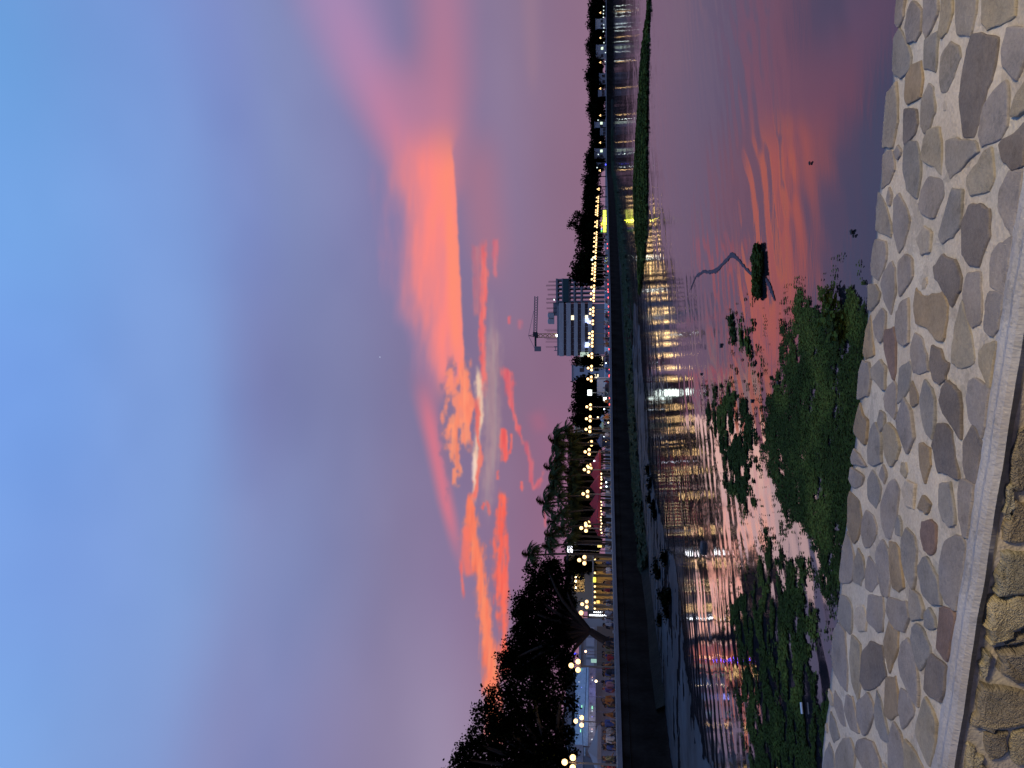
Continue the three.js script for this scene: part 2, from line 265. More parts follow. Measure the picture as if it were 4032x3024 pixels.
const NS = 600, shoreP = shore.getSpacedPoints(NS), shoreN = shoreP.map((p, i) => { const a = shoreP[Math.max(0, i - 1)], b = shoreP[Math.min(NS, i + 1)], t = b.clone().sub(a).normalize(); return V(t.z, 0, -t.x); }); // normal away from the lake
const shoreLen = shore.getLength();
// point of the shore seen in a photo column, set back from the wall foot
function onShore(Y, back, y = GROUND) {
  const u = (1512 - Y) / FOCAL / (Math.cos(PITCH) + 364 / FOCAL * Math.sin(PITCH)); let best = null;
  for (let i = 1; i <= NS; i++) { const a = shoreP[i - 1].clone().addScaledVector(shoreN[i - 1], back), b = shoreP[i].clone().addScaledVector(shoreN[i], back), fa = a.x + u * a.z, fb = b.x + u * b.z; if (fa * fb <= 0 && a.z < -10) { const t = fa / (fa - fb); best = a.lerp(b, t); best.i = i; break; } }
  if (!best) throw new Error('no shore in column ' + Y);
  const i = best.i; best.setY(y); best.i = i; best.depth = -best.z; return best;
}
const facing = (p) => Math.atan2(-p.x, -p.z); // turn so that local +z looks at the viewer's spot
function ribbon(profile, i0, i1, uvScale = 1) { // profile: [back, y] swept along the shore
  const pos = [], uv = [], idx = [], n = profile.length; let len = 0;
  for (let i = i0; i <= i1; i++) { if (i > i0) len += shoreP[i].distanceTo(shoreP[i - 1]); let q = 0; profile.forEach(([b, y], k) => { const bb = typeof b === 'function' ? b(i) : b, yy = typeof y === 'function' ? y(i) : y; if (k) q += Math.hypot(bb - (typeof profile[k - 1][0] === 'function' ? profile[k - 1][0](i) : profile[k - 1][0]), 0.7); pos.push(shoreP[i].x + shoreN[i].x * bb, yy, shoreP[i].z + shoreN[i].z * bb); uv.push(len * uvScale, q * uvScale); }); }
  for (let i = 0; i < i1 - i0; i++) for (let k = 0; k < n - 1; k++) { const a = i * n + k, b = a + n; idx.push(a, b, a + 1, a + 1, b, b + 1); }
  const g = new THREE.BufferGeometry(); g.setAttribute('position', new THREE.Float32BufferAttribute(pos, 3)); g.setAttribute('uv', new THREE.Float32BufferAttribute(uv, 2)); g.setIndex(idx);
  const h = g.toNonIndexed(); h.computeVertexNormals(); return h;
}

// ---------------------------------------------------------------- land, water
{
  const lake = [...shoreP.filter((_, i) => i % 4 === 0).map((p) => [p.x, p.z]), [300, -300], [230, -150], [150, -40], [cornerR.x, cornerR.z]];
  const nearIn = [[cornerR.x, cornerR.z], [cornerL.x, cornerL.z]];
  const s = new THREE.Shape([[-1800, 900], [1800, 900], [1800, -1800], [-1800, -1800]].map(([x, z]) => new THREE.Vector2(x, -z)));
  s.holes.push(new THREE.Path([...lake, nearIn[1]].map(([x, z]) => new THREE.Vector2(x, -z))));
  const g = new THREE.ShapeGeometry(s).rotateX(-Math.PI / 2).translate(0, GROUND, 0), uv = g.attributes.uv, p = g.attributes.position;
  for (let i = 0; i < p.count; i++) uv.setXY(i, p.getX(i), p.getZ(i));
  structure('ground', g, M.pavement);
  // ripples: a fine chop and a slower swell, each in its own tile
  const waves = (n, kmin, kmax, seed, dirSpread, turn = 0) => { const q = rng(seed); return Array.from({ length: n }, () => { const k = mix(kmin, kmax, Math.pow(q(), 1.6)), th = (q() - 0.5) * dirSpread + Math.PI / 2 - turn; return [Math.round(k * Math.cos(th)), Math.round(k * Math.sin(th)), q() * 6.283, Math.pow(kmin / k, 0.75)]; }); };
  const chop = waves(54, 14, 80, 71, 1.0), swell = waves(30, 8, 52, 72, 0.9, 0.75);
  const height = (list) => { let m = 0; for (const w of list) m += w[3]; m *= 0.42; return (x, y) => { const wx = x + 0.006 * Math.sin(6.283 * (y * 3)) , wy = y + 0.006 * Math.sin(6.283 * (x * 2 + 0.3)); let s = 0; for (const [a, b, f, am] of list) s += am * Math.sin(6.2832 * (a * wx + b * wy) + f); return s / m; }; };
  const hc = height(chop), hs = height(swell);
  const calm = (x, y) => smooth(0.38, 0.62, wrapFbm(x, y, 4, 3, 77));
  const chopMap = texture(1024, 1024, (x, y) => 0.5 + 0.5 * hc(x, y) * mix(0.25, 1, calm(x, y)));
  const swellMap = texture(1024, 1024, (x, y) => { const e = 1 / 1024, k = 30, dx = (hs(x + e, y) - hs(x - e, y)) * k, dy = (hs(x, y + e) - hs(x, y - e)) * k, c = mix(0.2, 1, calm(x + 0.37, y + 0.61)); return [0.5 + 0.5 * clamp(-dx * c, -1, 1), 0.5 + 0.5 * clamp(-dy * c, -1, 1), 1]; });
  chopMap.repeat.set(1 / 9, 1 / 9); swellMap.repeat.set(1 / 37, 1 / 37);
  const water = new THREE.MeshPhysicalMaterial({ color: col(0.016, 0.016, 0.02), roughness: 0.06, ior: 1.8, bumpMap: chopMap, bumpScale: 0.0011, normalMap: swellMap, normalScale: new THREE.Vector2(0.012, 0.012) });
  const wg = new THREE.ShapeGeometry(new THREE.Shape([...lake, nearIn[1]].map(([x, z]) => new THREE.Vector2(x, -z)))).rotateX(-Math.PI / 2), wu = wg.attributes.uv, wp = wg.attributes.position;
  for (let i = 0; i < wp.count; i++) wu.setXY(i, wp.getX(i), wp.getZ(i));
  structure('water', wg, water);
}

// ---------------------------------------------------------------- the promenade wall round the lake
{
  const t = thing('promenade_wall', 'long dark retaining wall with grey coping running round the lake', 'wall');
  const i1 = NS - 8;
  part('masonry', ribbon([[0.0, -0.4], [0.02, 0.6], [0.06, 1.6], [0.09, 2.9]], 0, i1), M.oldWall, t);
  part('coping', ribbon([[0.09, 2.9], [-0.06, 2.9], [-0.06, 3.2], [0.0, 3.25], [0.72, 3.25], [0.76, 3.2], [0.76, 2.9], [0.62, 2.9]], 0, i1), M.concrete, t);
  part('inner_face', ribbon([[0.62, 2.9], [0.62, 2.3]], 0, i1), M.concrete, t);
}
// grass and silt at the foot of the wall
const inPoly = (poly) => (x, z) => { let c = false; for (let i = 0, j = poly.length - 1; i < poly.length; j = i++) { const [xi, zi] = poly[i], [xj, zj] = poly[j]; if ((zi > z) !== (zj > z) && x < (xj - xi) * (z - zi) / (zj - zi) + xi) c = !c; } return c; };
const ground2 = (list, y = 0) => list.map(([X, Y]) => { const p = onLevel(X, Y, y); return [p.x, p.z]; });
function sheet(poly, cell, y, rag, seed) { // a flat sheet with a frayed outline, as a grid of small cells
  const inside = inPoly(poly), xs = poly.map((p) => p[0]), zs = poly.map((p) => p[1]), pos = [], uv = [];
  const x0 = Math.min(...xs), x1 = Math.max(...xs), z0 = Math.min(...zs), z1 = Math.max(...zs), nz = Math.ceil((z1 - z0) / cell[1]), nx = Math.ceil((x1 - x0) / cell[0]);
  const q = (i, j) => { const x = x0 + i * cell[0], z = z0 + j * cell[1]; return [x + (hash2(i, j + seed) - 0.5) * cell[0] * 0.7, y + 0.03 * (fbm(x * 0.6 + seed, z * 0.3, 3) - 0.5), z + (hash2(i + 7, j + seed) - 0.5) * cell[1] * 0.7]; };
  for (let i = 0; i < nx; i++) for (let j = 0; j < nz; j++) {
    const x = x0 + (i + 0.5) * cell[0], z = z0 + (j + 0.5) * cell[1];
    if (!inside(x + (fbm(x * 0.5 + seed, z * 0.25, 4) - 0.5) * rag, z + (fbm(x * 0.5 + 40, z * 0.25 + seed, 4) - 0.5) * rag * 3)) continue;
    if (fbm(x * 0.35 + seed, z * 0.9 + 5, 4) > 0.6) continue;
    const a = q(i, j), b = q(i + 1, j), c = q(i + 1, j + 1), d = q(i, j + 1);
    pos.push(...a, ...d, ...b, ...b, ...d, ...c); for (const v of [a, d, b, b, d, c]) uv.push(v[0], v[2]);
  }
  const g = new THREE.BufferGeometry(); g.setAttribute('position', new THREE.Float32BufferAttribute(pos, 3)); g.setAttribute('uv', new THREE.Float32BufferAttribute(uv, 2)); g.computeVertexNormals(); return g;
}
{
  const mud = new THREE.MeshPhysicalMaterial({ color: col(0.08, 0.09, 0.102), roughness: 0.8, specularIntensity: 0.3, map: rep(blotch, 0.05), bumpMap: rep(gritBump, 0.2), bumpScale: 0.01 });
  const silt = ground2([[2497, 1190], [2496, 1300], [2490, 1420], [2486, 1650], [2486, 1800], [2494, 1960], [2516, 2092], [2550, 2300], [2590, 2560], [2620, 2800], [2650, 3024], [2700, 3300], [2860, 3300], [2800, 3024], [2745, 2820], [2700, 2600], [2686, 2400], [2668, 2230], [2628, 2120], [2590, 2010], [2570, 1905], [2549, 1803], [2548, 1668], [2536, 1530], [2527, 1440], [2520, 1290], [2510, 1215]]);
  structure('mud_bank', sheet(silt, [0.22, 0.4], 0.014, 2.6, 3), mud);
  // earth bank between wall and silt
  const toe = (i) => { const d = -shoreP[i].z; return -interp([[40, 0.5], [60, 0.7], [90, 2.0], [120, 3.4], [140, 4.2], [165, 4], [220, 2.5], [300, 1.5]], d) * (0.8 + 0.4 * fbm(i * 0.15, 2, 3)); };
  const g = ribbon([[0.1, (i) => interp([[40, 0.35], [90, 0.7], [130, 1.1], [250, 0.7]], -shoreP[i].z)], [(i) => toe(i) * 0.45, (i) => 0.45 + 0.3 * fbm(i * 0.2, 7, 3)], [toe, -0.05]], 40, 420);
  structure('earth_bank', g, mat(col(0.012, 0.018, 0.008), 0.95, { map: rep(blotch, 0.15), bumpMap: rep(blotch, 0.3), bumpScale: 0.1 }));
}

// ---------------------------------------------------------------- the stone-topped wall in front of the viewer
{
  const CAPW = 0.785, t = thing('stone_wall', 'wide stone-topped parapet wall of irregular pieces set in pale mortar', 'wall');
  const plane = onLevel, toLocal = (p) => { const d = p.clone().sub(nearA); return [d.dot(along), d.dot(inward)]; };
  const edge = (s) => 0.016 * (fbm(s * 2.1 + 5, 1.5, 3) - 0.5) * 2 + 0.03 * (fbm(s * 0.5, 8, 2) - 0.5) * 2;
  // bed of mortar: top, rounded inner edge, both faces
  const ss = []; for (let s = -26; s < -3; s += 0.5) ss.push(s); for (let s = -3; s < 6; s += 0.03) ss.push(s); for (let s = 6; s <= 62; s += 0.8) ss.push(s);
  const lumps = (s, n) => 0.010 * (fbm(s * 7, n * 7, 4) - 0.5) + 0.006 * (fbm(s * 34, n * 34, 2) - 0.5);
  const prof = []; prof.push([0, -0.6, 0], [0, 3.0, 0], [0, 3.2, 1]); for (let n = 0.012; n <= CAPW; n += 0.03) prof.push([n, 3.245, 2]); prof.push([CAPW + 0.004, 3.25, 3], [CAPW + 0.014, 3.246, 3], [CAPW + 0.028, 3.249, 3], [CAPW + 0.04, 3.243, 3], [CAPW + 0.047, 3.232, 3], [CAPW + 0.046, 3.222, 3]); for (let y = 3.215; y > 2.35; y -= 0.035) prof.push([CAPW + 0.036, y, 4]);
  const pos = [], uv = [], idx = [], idx2 = [], n = prof.length;
  for (const s of ss) for (const [b, y, k] of prof) {
    let bb = b, yy = y;
    if (k <= 1 || b < 0.06) bb += edge(s);
    if (k === 2) yy += lumps(s, b); if (k === 1) yy += lumps(s, 0.4) - 0.01;
    if (k === 3) bb += 0.012 * (fbm(s * 3, 2, 3) - 0.5), yy += 0.005 * (fbm(s * 12, 5, 2) - 0.5);
    if (k === 4) bb += 0.04 * (fbm(s * 6, y * 6 + 3, 4) - 0.5) - 0.004;
    const p = nearAt(s, bb, yy); pos.push(p.x, p.y, p.z); uv.push(s, k === 4 || k === 0 ? y : b);
  }
  for (let i = 0; i < ss.length - 1; i++) for (let k = 0; k < n - 1; k++) { const a = i * n + k, b = a + n; (prof[k + 1][2] === 3 ? idx2 : idx).push(a, b, a + 1, a + 1, b, b + 1); }
  const bed = new THREE.BufferGeometry(); bed.setAttribute('position', new THREE.Float32BufferAttribute(pos, 3)); bed.setAttribute('uv', new THREE.Float32BufferAttribute(uv, 2)); bed.setIndex(idx); bed.computeVertexNormals();
  const mortarMap = texture(1024, 1024, (x, y) => { const a = wrapFbm(x, y, 6, 6, 51), b = wrapFbm(x, y, 150, 2, 58), c = wrapFbm(x, y, 14, 4, 63); const s = 0.76 + 0.36 * (a - 0.5) + 0.24 * (b - 0.5) - (c > 0.66 ? 0.14 : 0), w = (wrapFbm(x, y, 4, 3, 66) - 0.5) * 0.14; return [s + w, s, s - w * 1.2]; });
  part('mortar', bed, mat(col(0.435, 0.405, 0.355), 0.95, { map: rep(mortarMap, 1.1), bumpMap: rep(gritBump, 2.3), bumpScale: 0.004 }), t);
  const lip = bed.clone(); lip.setIndex(idx2); part('edge_band', lip, mat(col(0.3, 0.31, 0.34), 0.85, { map: rep(mortarMap, 1.7), bumpMap: rep(gritBump, 3), bumpScale: 0.004 }), t);
  // stones
  const stoneMaps = [1, 2, 3].map((k) => texture(256, 256, (x, y) => { const a = wrapFbm(x, y, 4, 5, 80 + k), b = wrapFbm(x, y, 64, 2, 90 + k), v = wrapFbm(x, y, 10, 3, 97 + k); const s = 0.78 + 0.5 * (a - 0.5) + 0.3 * (b - 0.5) - (v > 0.7 ? 0.1 : 0), w = (wrapFbm(x, y, 3, 3, 70 + k) - 0.5) * 0.16; return [s + w, s + 0.3 * w, s - w]; }));
  const tones = { g: [[0.25, 0.235, 0.23], [0.27, 0.255, 0.25], [0.235, 0.225, 0.225], [0.255, 0.245, 0.23]], b: [[0.26, 0.215, 0.155], [0.23, 0.19, 0.14]], o: [[0.28, 0.255, 0.2], [0.3, 0.275, 0.22]], d: [[0.155, 0.142, 0.14], [0.17, 0.155, 0.15]], s: [[0.2, 0.205, 0.21], [0.22, 0.222, 0.225]], r: [[0.17, 0.125, 0.12]], p: [[0.42, 0.385, 0.33], [0.38, 0.35, 0.3]], y: [[0.33, 0.305, 0.22], [0.3, 0.275, 0.2]], w: [[0.24, 0.215, 0.165], [0.2, 0.18, 0.145]], q: [[0.3, 0.29, 0.23], [0.27, 0.265, 0.21]] };
  const mats = {}; for (const k in tones) mats[k] = tones[k].map((c, j) => mat(col(...c.map((q) => q * ('ywq'.includes(k) ? 1 : 0.82))), 0.92, { map: rep(stoneMaps[j % 3], 3), bumpMap: rep(gritBump, 5), bumpScale: 'ywq'.includes(k) ? 0.012 : 0.0035 }));
  let count = 0;
  function outline(pts, rough, seed) { // soften corners, then nibble the edge
    let q = pts; for (let k = 0; k < 2; k++) { const o = []; for (let i = 0; i < q.length; i++) { const a = q[i], b = q[(i + 1) % q.length], c = k ? 0.25 : 0.07; o.push([mix(a[0], b[0], c), mix(a[1], b[1], c)], [mix(a[0], b[0], 1 - c), mix(a[1], b[1], 1 - c)]); } q = o; }
    return q.map(([s, n]) => [s + (fbm(s * 60 + seed, n * 60, 3) - 0.5) * rough, n + (fbm(s * 60, n * 60 + seed, 3) - 0.5) * rough]);
  }
  function stone(local, tone, proud, onFace) {
    const o = outline(local, onFace ? 0.03 : 0.011, count * 3.7), c = [0, 0]; o.forEach((p) => { c[0] += p[0] / o.length; c[1] += p[1] / o.length; });
    const sh = new THREE.Shape(o.map(([s, m]) => new THREE.Vector2(s - c[0], onFace ? m - c[1] : -(m - c[1])))), bev = onFace ? 0.008 : 0.0035;
    const g = new THREE.ExtrudeGeometry(sh, { depth: 0.03, bevelEnabled: true, bevelThickness: bev, bevelSize: bev, bevelOffset: -bev * 0.7, bevelSegments: 2, curveSegments: 1 });
    const rx = rr(-0.014, 0.014), ry = rr(-0.014, 0.014), p = g.attributes.position, uvs = g.attributes.uv, ox = hash2(count, 3) * 9, oy = hash2(count, 5) * 9;
    for (let i = 0; i < p.count; i++) { const x = p.getX(i), y = p.getY(i), z = p.getZ(i); uvs.setXY(i, x + ox, y + oy); p.setZ(i, z + (onFace ? (fbm(x * 14 + count, y * 14, 4) - 0.5) * 0.03 : x * rx + y * ry)); }
    g.computeVertexNormals();
    const list = mats[tone], m = part('stone', g, list[count % list.length], t); count++;
    const e1 = along.clone(), e3 = onFace ? inward.clone() : V(0, 1, 0), e2 = e3.clone().cross(e1);
    m.matrixAutoUpdate = true; m.quaternion.setFromRotationMatrix(new THREE.Matrix4().makeBasis(e1, e2, e3));
    m.position.copy(onFace ? nearAt(c[0], CAPW + 0.036 - 0.03 + proud, c[1]) : nearAt(c[0], c[1], 3.245 - 0.03 - bev + proud));
  }
  // outlines read off the photograph, one string per stone: tone, then x,y pairs in three tiles of the wall top
  const T = [[0, `g575,10 640,70 635,190 600,260 550,270 535,170 550,70|g650,-20 735,-20 740,60 705,170 665,240 650,180|o770,-30 830,-20 832,90 800,190 760,240 750,200 765,110|g862,-20 990,-20 985,90 945,230 870,215 858,140|o1035,-30 1225,-30 1225,100 1140,150 1060,190 1025,140|g1185,180 1310,180 1310,330 1240,505 1160,420 1150,330|d950,240 1010,232 1125,265 1080,500 1000,760 970,850 905,865 880,690 880,580 915,370|g820,270 865,305 882,360 840,490 800,585 768,570 755,500 765,360|s655,260 730,205 735,240 728,455 655,430|s490,190 520,230 570,360 560,440 500,490 455,450 445,250|b575,420 635,400 648,500 630,620 550,655 535,620 540,500|g680,540 710,550 718,720 690,800 650,850 632,800 635,640|d530,700 600,705 612,790 590,860 530,920 525,780|g1160,520 1180,560 1170,800 1130,890 1020,920 1000,860 1030,680 1090,590|o1310,510 1310,700 1215,745 1210,720 1250,590|g795,895 890,890 970,905 993,960 900,1050 825,1140 800,1040|d1310,770 1310,1060 1240,1075 1165,1040 1135,920 1240,850|o680,830 750,815 765,930 765,1115 720,1060 640,1020 655,900|s610,910 625,1000 628,1130 605,1265 545,1200 520,1080 528,920 570,905|g470,540 480,600 485,780 455,930 395,930 385,850 415,600|g395,990 450,960 465,1080 430,1170 385,1200 390,1050|o1040,960 1080,950 1100,1130 1060,1210 940,1250 920,1140 990,1040|g680,1130 785,1150 780,1230 715,1385 640,1360 622,1300 650,1180|s825,1215 890,1220 885,1420 830,1510 765,1545 745,1500 790,1330|d940,1325 1000,1318 1065,1345 1070,1500 1010,1659 995,1695 940,1670 900,1620 895,1430|g1185,1100 1310,1090 1310,1420 1220,1500 1170,1430 1120,1320 1140,1200|g490,1240 545,1350 555,1420 520,1560 490,1600 455,1480 460,1280|g345,1220 400,1280 440,1430 435,1510 340,1470 330,1330|g500,-20 530,-10 520,100 485,170 450,150 470,0|g430,1200 445,1240 432,1320 415,1270|g485,925 508,965 485,1020 465,970|p650,1450 700,1480 690,1600 640,1620 610,1520`],
    [1000, `g485,50 530,10 570,30 578,150 540,210 495,270 490,150|g340,-90 405,-70 412,20 400,60 360,165 320,130 298,60|g445,55 468,90 465,250 440,385 395,290 375,190 400,110|d770,10 850,50 888,155 880,220 825,325 790,250 720,150 715,90|g930,130 1010,125 1018,250 1015,430 960,470 930,400 905,250 910,190|g1215,-110 1245,-60 1245,100 1200,230 1165,245 1070,210 1080,0 1130,-60|g1060,260 1110,240 1165,265 1190,320 1180,500 1090,525 1040,480 1045,320|g300,200 345,195 370,250 360,300 320,360 300,355|b610,220 640,270 700,270 770,250 800,330 790,440 765,545 720,530 680,480 610,440 590,340|g550,285 555,560 520,580 490,560 475,450 480,380 510,310|g385,345 410,380 400,520 370,560 340,500 330,430|r395,490 460,480 468,560 465,760 455,800 425,730 400,600|b310,390 320,500 330,640 280,665 265,630 280,480|g600,505 640,545 665,640 675,740 630,765 585,745 570,600|d700,590 755,610 770,680 805,700 780,800 745,830 705,790 692,700|o895,300 915,360 950,520 970,660 965,690 880,722 830,690 835,560 860,430|o1040,580 1110,565 1115,600 1090,850 1060,850 1010,720 1005,630|s555,690 568,720 560,840 520,920 485,950 490,860 495,730|g265,690 300,700 312,790 295,900 225,910 240,740|g370,680 405,720 400,860 385,868 325,790 320,740|g455,820 475,850 470,1000 455,1050 410,990 395,920 420,850|b580,810 615,900 610,950 570,980 562,880|g940,810 975,800 1060,850 1085,870 1040,1100 1020,1170 990,1110 945,1050 930,920|s655,810 700,870 720,940 715,1080 700,1170 660,1120 640,1030 632,930|d800,820 840,850 875,890 888,1010 885,1175 840,1110 780,1010 755,930 770,870|b245,950 265,1040 290,1060 285,1170 270,1215 210,1130 205,1090|g525,925 565,1010 580,1170 540,1275 490,1140 480,1050|g370,1000 400,1030 395,1110 370,1125 358,1060|d740,1085 790,1095 830,1140 845,1280 865,1430 800,1400 740,1380 720,1270 705,1225|s340,1075 375,1160 380,1320 340,1340 300,1330 295,1260 310,1140|o420,1080 470,1130 495,1230 480,1300 435,1350 400,1240 398,1120|d960,1100 1000,1180 1020,1200 990,1480 960,1470 920,1410 900,1330 905,1200|b620,1215 685,1240 690,1330 650,1455 625,1350|s320,1385 350,1420 378,1500 370,1570 345,1615 295,1560 292,1440|g390,1350 410,1390 400,1470 370,1410|b640,1540 690,1600 660,1659 610,1620|p540,1450 590,1480 580,1620 530,1600 510,1500|g210,1240 250,1300 285,1360 200,1340 185,1290|g190,1360 270,1420 250,1480 200,1490 180,1430`],
    [2000, `b180,-100 240,-40 255,80 225,200 200,220 165,120 165,-60|g285,15 330,50 350,130 340,180 305,250 270,240 250,170 260,60|g455,-180 490,-120 475,50 440,190 410,180 385,80 380,-20 420,-140|s490,50 508,90 510,175 475,165 470,100|s750,-150 815,-155 840,0 842,100 810,110 775,70 750,-10|g890,-185 980,-140 1000,-110 1000,0 965,190 940,205 905,180 880,60 875,-90|r640,90 690,85 725,110 725,260 690,300 650,270 635,180|g790,220 840,185 890,190 910,260 895,380 870,560 850,640 790,590 755,510 750,380 770,260|g540,130 590,180 605,260 600,420 580,515 545,450 515,320 515,200|g160,150 190,230 205,340 190,460 130,480 110,440 130,250|g390,205 425,270 440,440 425,560 390,560 365,450 345,290|b435,215 490,250 510,400 522,510 490,525 455,500 440,400|g230,260 265,330 275,420 250,490 205,470 205,370|g300,310 350,370 358,480 320,530 280,510 280,400|s665,310 710,390 740,470 755,610 690,600 650,560 620,430 615,370|g430,575 540,600 550,700 525,785 470,770 440,720 415,660|g565,520 620,560 640,640 635,700 575,720 555,640|s680,630 715,700 725,760 690,780 655,750 650,680|r755,640 820,650 845,700 830,820 800,970 780,950 735,890 745,760|g300,560 390,570 395,700 385,780 350,780 295,720 295,640|s120,560 160,570 190,640 185,800 150,780 100,700|b435,710 450,770 490,780 485,880 455,990 437,1050 405,930 400,850|s605,740 650,790 690,880 690,930 660,980 630,1030 600,970 575,850 580,770|g110,740 150,800 165,1000 160,1160 120,1120 75,1020 65,920 80,800|o190,820 245,880 245,1130 230,1220 190,1110 180,950|d310,860 385,890 395,980 410,1070 350,1140 280,1160 250,1100 260,930|g545,840 580,890 600,970 612,1100 610,1270 560,1180 510,1070 492,980 515,880|d700,935 760,980 795,1020 775,1200 755,1230 700,1210 660,1150 665,1030|b410,1090 470,1085 485,1200 485,1310 440,1345 405,1320|g85,1170 130,1230 155,1390 120,1370 80,1260|g160,1200 195,1210 225,1350 235,1430 190,1410 150,1300|g290,1180 330,1250 335,1310 290,1430 265,1440 235,1350 230,1250|s355,1170 380,1240 415,1400 435,1490 390,1480 350,1400 335,1300|g500,1140 560,1200 590,1290 550,1370 515,1410 490,1300|o655,1210 700,1290 725,1370 720,1500 690,1640 650,1570 600,1430 620,1330|s55,1300 90,1380 115,1460 75,1490 50,1400|g130,1480 180,1470 210,1560 200,1700 90,1700 90,1560|g280,1480 320,1500 360,1600 370,1700 290,1700 220,1560 230,1490|g460,1370 500,1450 530,1560 525,1700 430,1700 425,1500|o530,1470 600,1560 660,1690 540,1700|s50,1500 75,1560 90,1700 10,1700 25,1560`]];
  const used = [], polys = [];
  for (const [y0, text] of T) for (const item of text.split('|')) {
    const pts = item.slice(1).split(' ').map((q) => { const [x, y] = q.split(',').map(Number); return toLocal(onLevel(3232 + x / 1.62, y0 + y / 1.62, 3.25)); });
    const c = pts.reduce((a, p) => [a[0] + p[0] / pts.length, a[1] + p[1] / pts.length], [0, 0]);
    const q = pts.map((p) => [c[0] + (p[0] - c[0]) * 1.07, clamp(c[1] + (p[1] - c[1]) * 1.07, 0.012, CAPW - 0.012)]);
    polys.push(q); used.push([...c, Math.max(...q.map((p) => Math.hypot(p[0] - c[0], p[1] - c[1])))]);
    stone(q, item[0], 0.004 + 0.003 * R(), false);
  }
  // chips and smaller pieces, many half smeared with mortar, in the gaps between the large ones
  const gap = (c) => { let d = 1e9; for (const q of polys) { if (inPoly(q)(c[0], c[1])) return 0; for (let i = 0; i < q.length; i++) { const a = q[i], b = q[(i + 1) % q.length], dx = b[0] - a[0], dy = b[1] - a[1], k = clamp(((c[0] - a[0]) * dx + (c[1] - a[1]) * dy) / (dx * dx + dy * dy)); d = Math.min(d, Math.hypot(c[0] - a[0] - dx * k, c[1] - a[1] - dy * k)); } } return Math.min(d, c[1] - 0.005, CAPW - c[1]); };
  for (let tries = 0, made = 0; tries < 5000 && made < 60; tries++) {
    const c = [rr(-0.2, 2.5), rr(0.03, CAPW - 0.03)], r = gap(c) - 0.011; if (r < 0.014) continue;
    const rad = Math.min(r, 0.05), st = Math.min(1.5, 1 + r * 6), th = rr(0, 3.14), k = 5 + (R() * 3 | 0), pts = Array.from({ length: k }, (_, i) => { const a = i / k * 6.283, q = rad * rr(0.85, 1.1), x = Math.cos(a) * q * st, y = Math.sin(a) * q * 0.85; return [c[0] + x * Math.cos(th) - y * Math.sin(th), clamp(c[1] + x * Math.sin(th) + y * Math.cos(th), 0.012, CAPW - 0.012)]; });
    polys.push(pts); used.push([...c, rad]); made++; stone(pts, 'ppgopgps'[R() * 8 | 0], 0.0025 + 0.002 * R(), false);
  }
  // the wall top goes on to both sides with stones of the same kind
  const seen = ([s, m]) => { const p = nearAt(s, m, 3.25).sub(V(0, EYE, 0)), f = V(0, Math.sin(PITCH), -Math.cos(PITCH)), u = V(0, Math.cos(PITCH), Math.sin(PITCH)), d = p.dot(f), Y = 1512 - p.x / d * FOCAL, X = 2016 - p.dot(u) / d * FOCAL; return d > 0.2 && Y > -25 && Y < 3050 && X < 4060; };
  for (let tries = 0, made = 0; tries < 6000 && made < 80; tries++) {
    const c = [rr(-2.2, 5.2), rr(0.05, CAPW - 0.05)], r = rr(0.05, 0.085);
    if (seen(c) || used.some((u) => Math.hypot(u[0] - c[0], u[1] - c[1]) < (u[2] + r) * 0.8)) continue;
    const th = rr(0, 3.14), k = 6 + (R() * 3 | 0), pts = Array.from({ length: k }, (_, i) => { const a = i / k * 6.283, q = r * rr(0.8, 1.1); const x = Math.cos(a) * q * 1.35, y = Math.sin(a) * q * 0.85; return [c[0] + x * Math.cos(th) - y * Math.sin(th), clamp(c[1] + x * Math.sin(th) + y * Math.cos(th), 0.012, CAPW - 0.012)]; });
    used.push([...c, r]); made++; stone(pts, 'gggsdobg'[R() * 8 | 0], 0.005, false);
  }
  // rough face stones below the inner edge
  const F = [[2000, 'w1150,-30 1296,-40 1330,190 1180,215 1120,200 1110,60|q1110,280 1330,300 1330,540 1180,560 1090,540 1080,380|y1000,620 1080,590 1330,560 1330,720 1200,800 980,880 1000,740|w1200,860 1330,800 1330,860|q960,920 1080,950 1060,1080 950,1080 940,980|w1120,930 1330,880 1330,1120 1180,1080|w900,1150 1100,1140 1330,1180 1330,1370 1130,1400 940,1410 920,1300|w1060,1440 1190,1440 1180,1600 1090,1600|q850,1510 980,1530 1040,1590 1030,1720 830,1720|y1220,1430 1330,1420 1330,1640 1230,1620'], [1000, 'w1250,830 1310,770 1340,1080 1260,1000|w1210,1150 1340,1140 1340,1500 1240,1500 1200,1350|q1120,1470 1185,1500 1180,1659 1100,1640|y1210,420 1300,400 1330,560 1250,700 1215,560']];
  const fp = CAPW + 0.045, onFacePt = (X, Y) => { const d = dirOf(X, Y), o = nearAt(0, fp, 0), k = o.clone().sub(V(0, EYE, 0)).setY(0).dot(inward) / d.clone().setY(0).dot(inward), p = d.multiplyScalar(k).add(V(0, EYE, 0)); return [p.clone().sub(nearA).dot(along), p.y]; };
  for (const [y0, text] of F) for (const item of text.split('|')) {
    const pts = item.slice(1).split(' ').map((q) => { const [x, y] = q.split(',').map(Number); return onFacePt(3232 + x / 1.62, y0 + y / 1.62); });
    stone(pts.map(([s, y]) => [s, Math.min(y, 3.205)]), item[0], 0.002 + 0.008 * R(), true);
  }
  const boxes = []; for (let k = 0; k < 60; k++) { const s = -2 + k % 20 * 0.36 + rr(-0.05, 0.05), y = 2.5 + (k / 20 | 0) * 0.23 + rr(-0.03, 0.03); boxes.push([s, y]); }
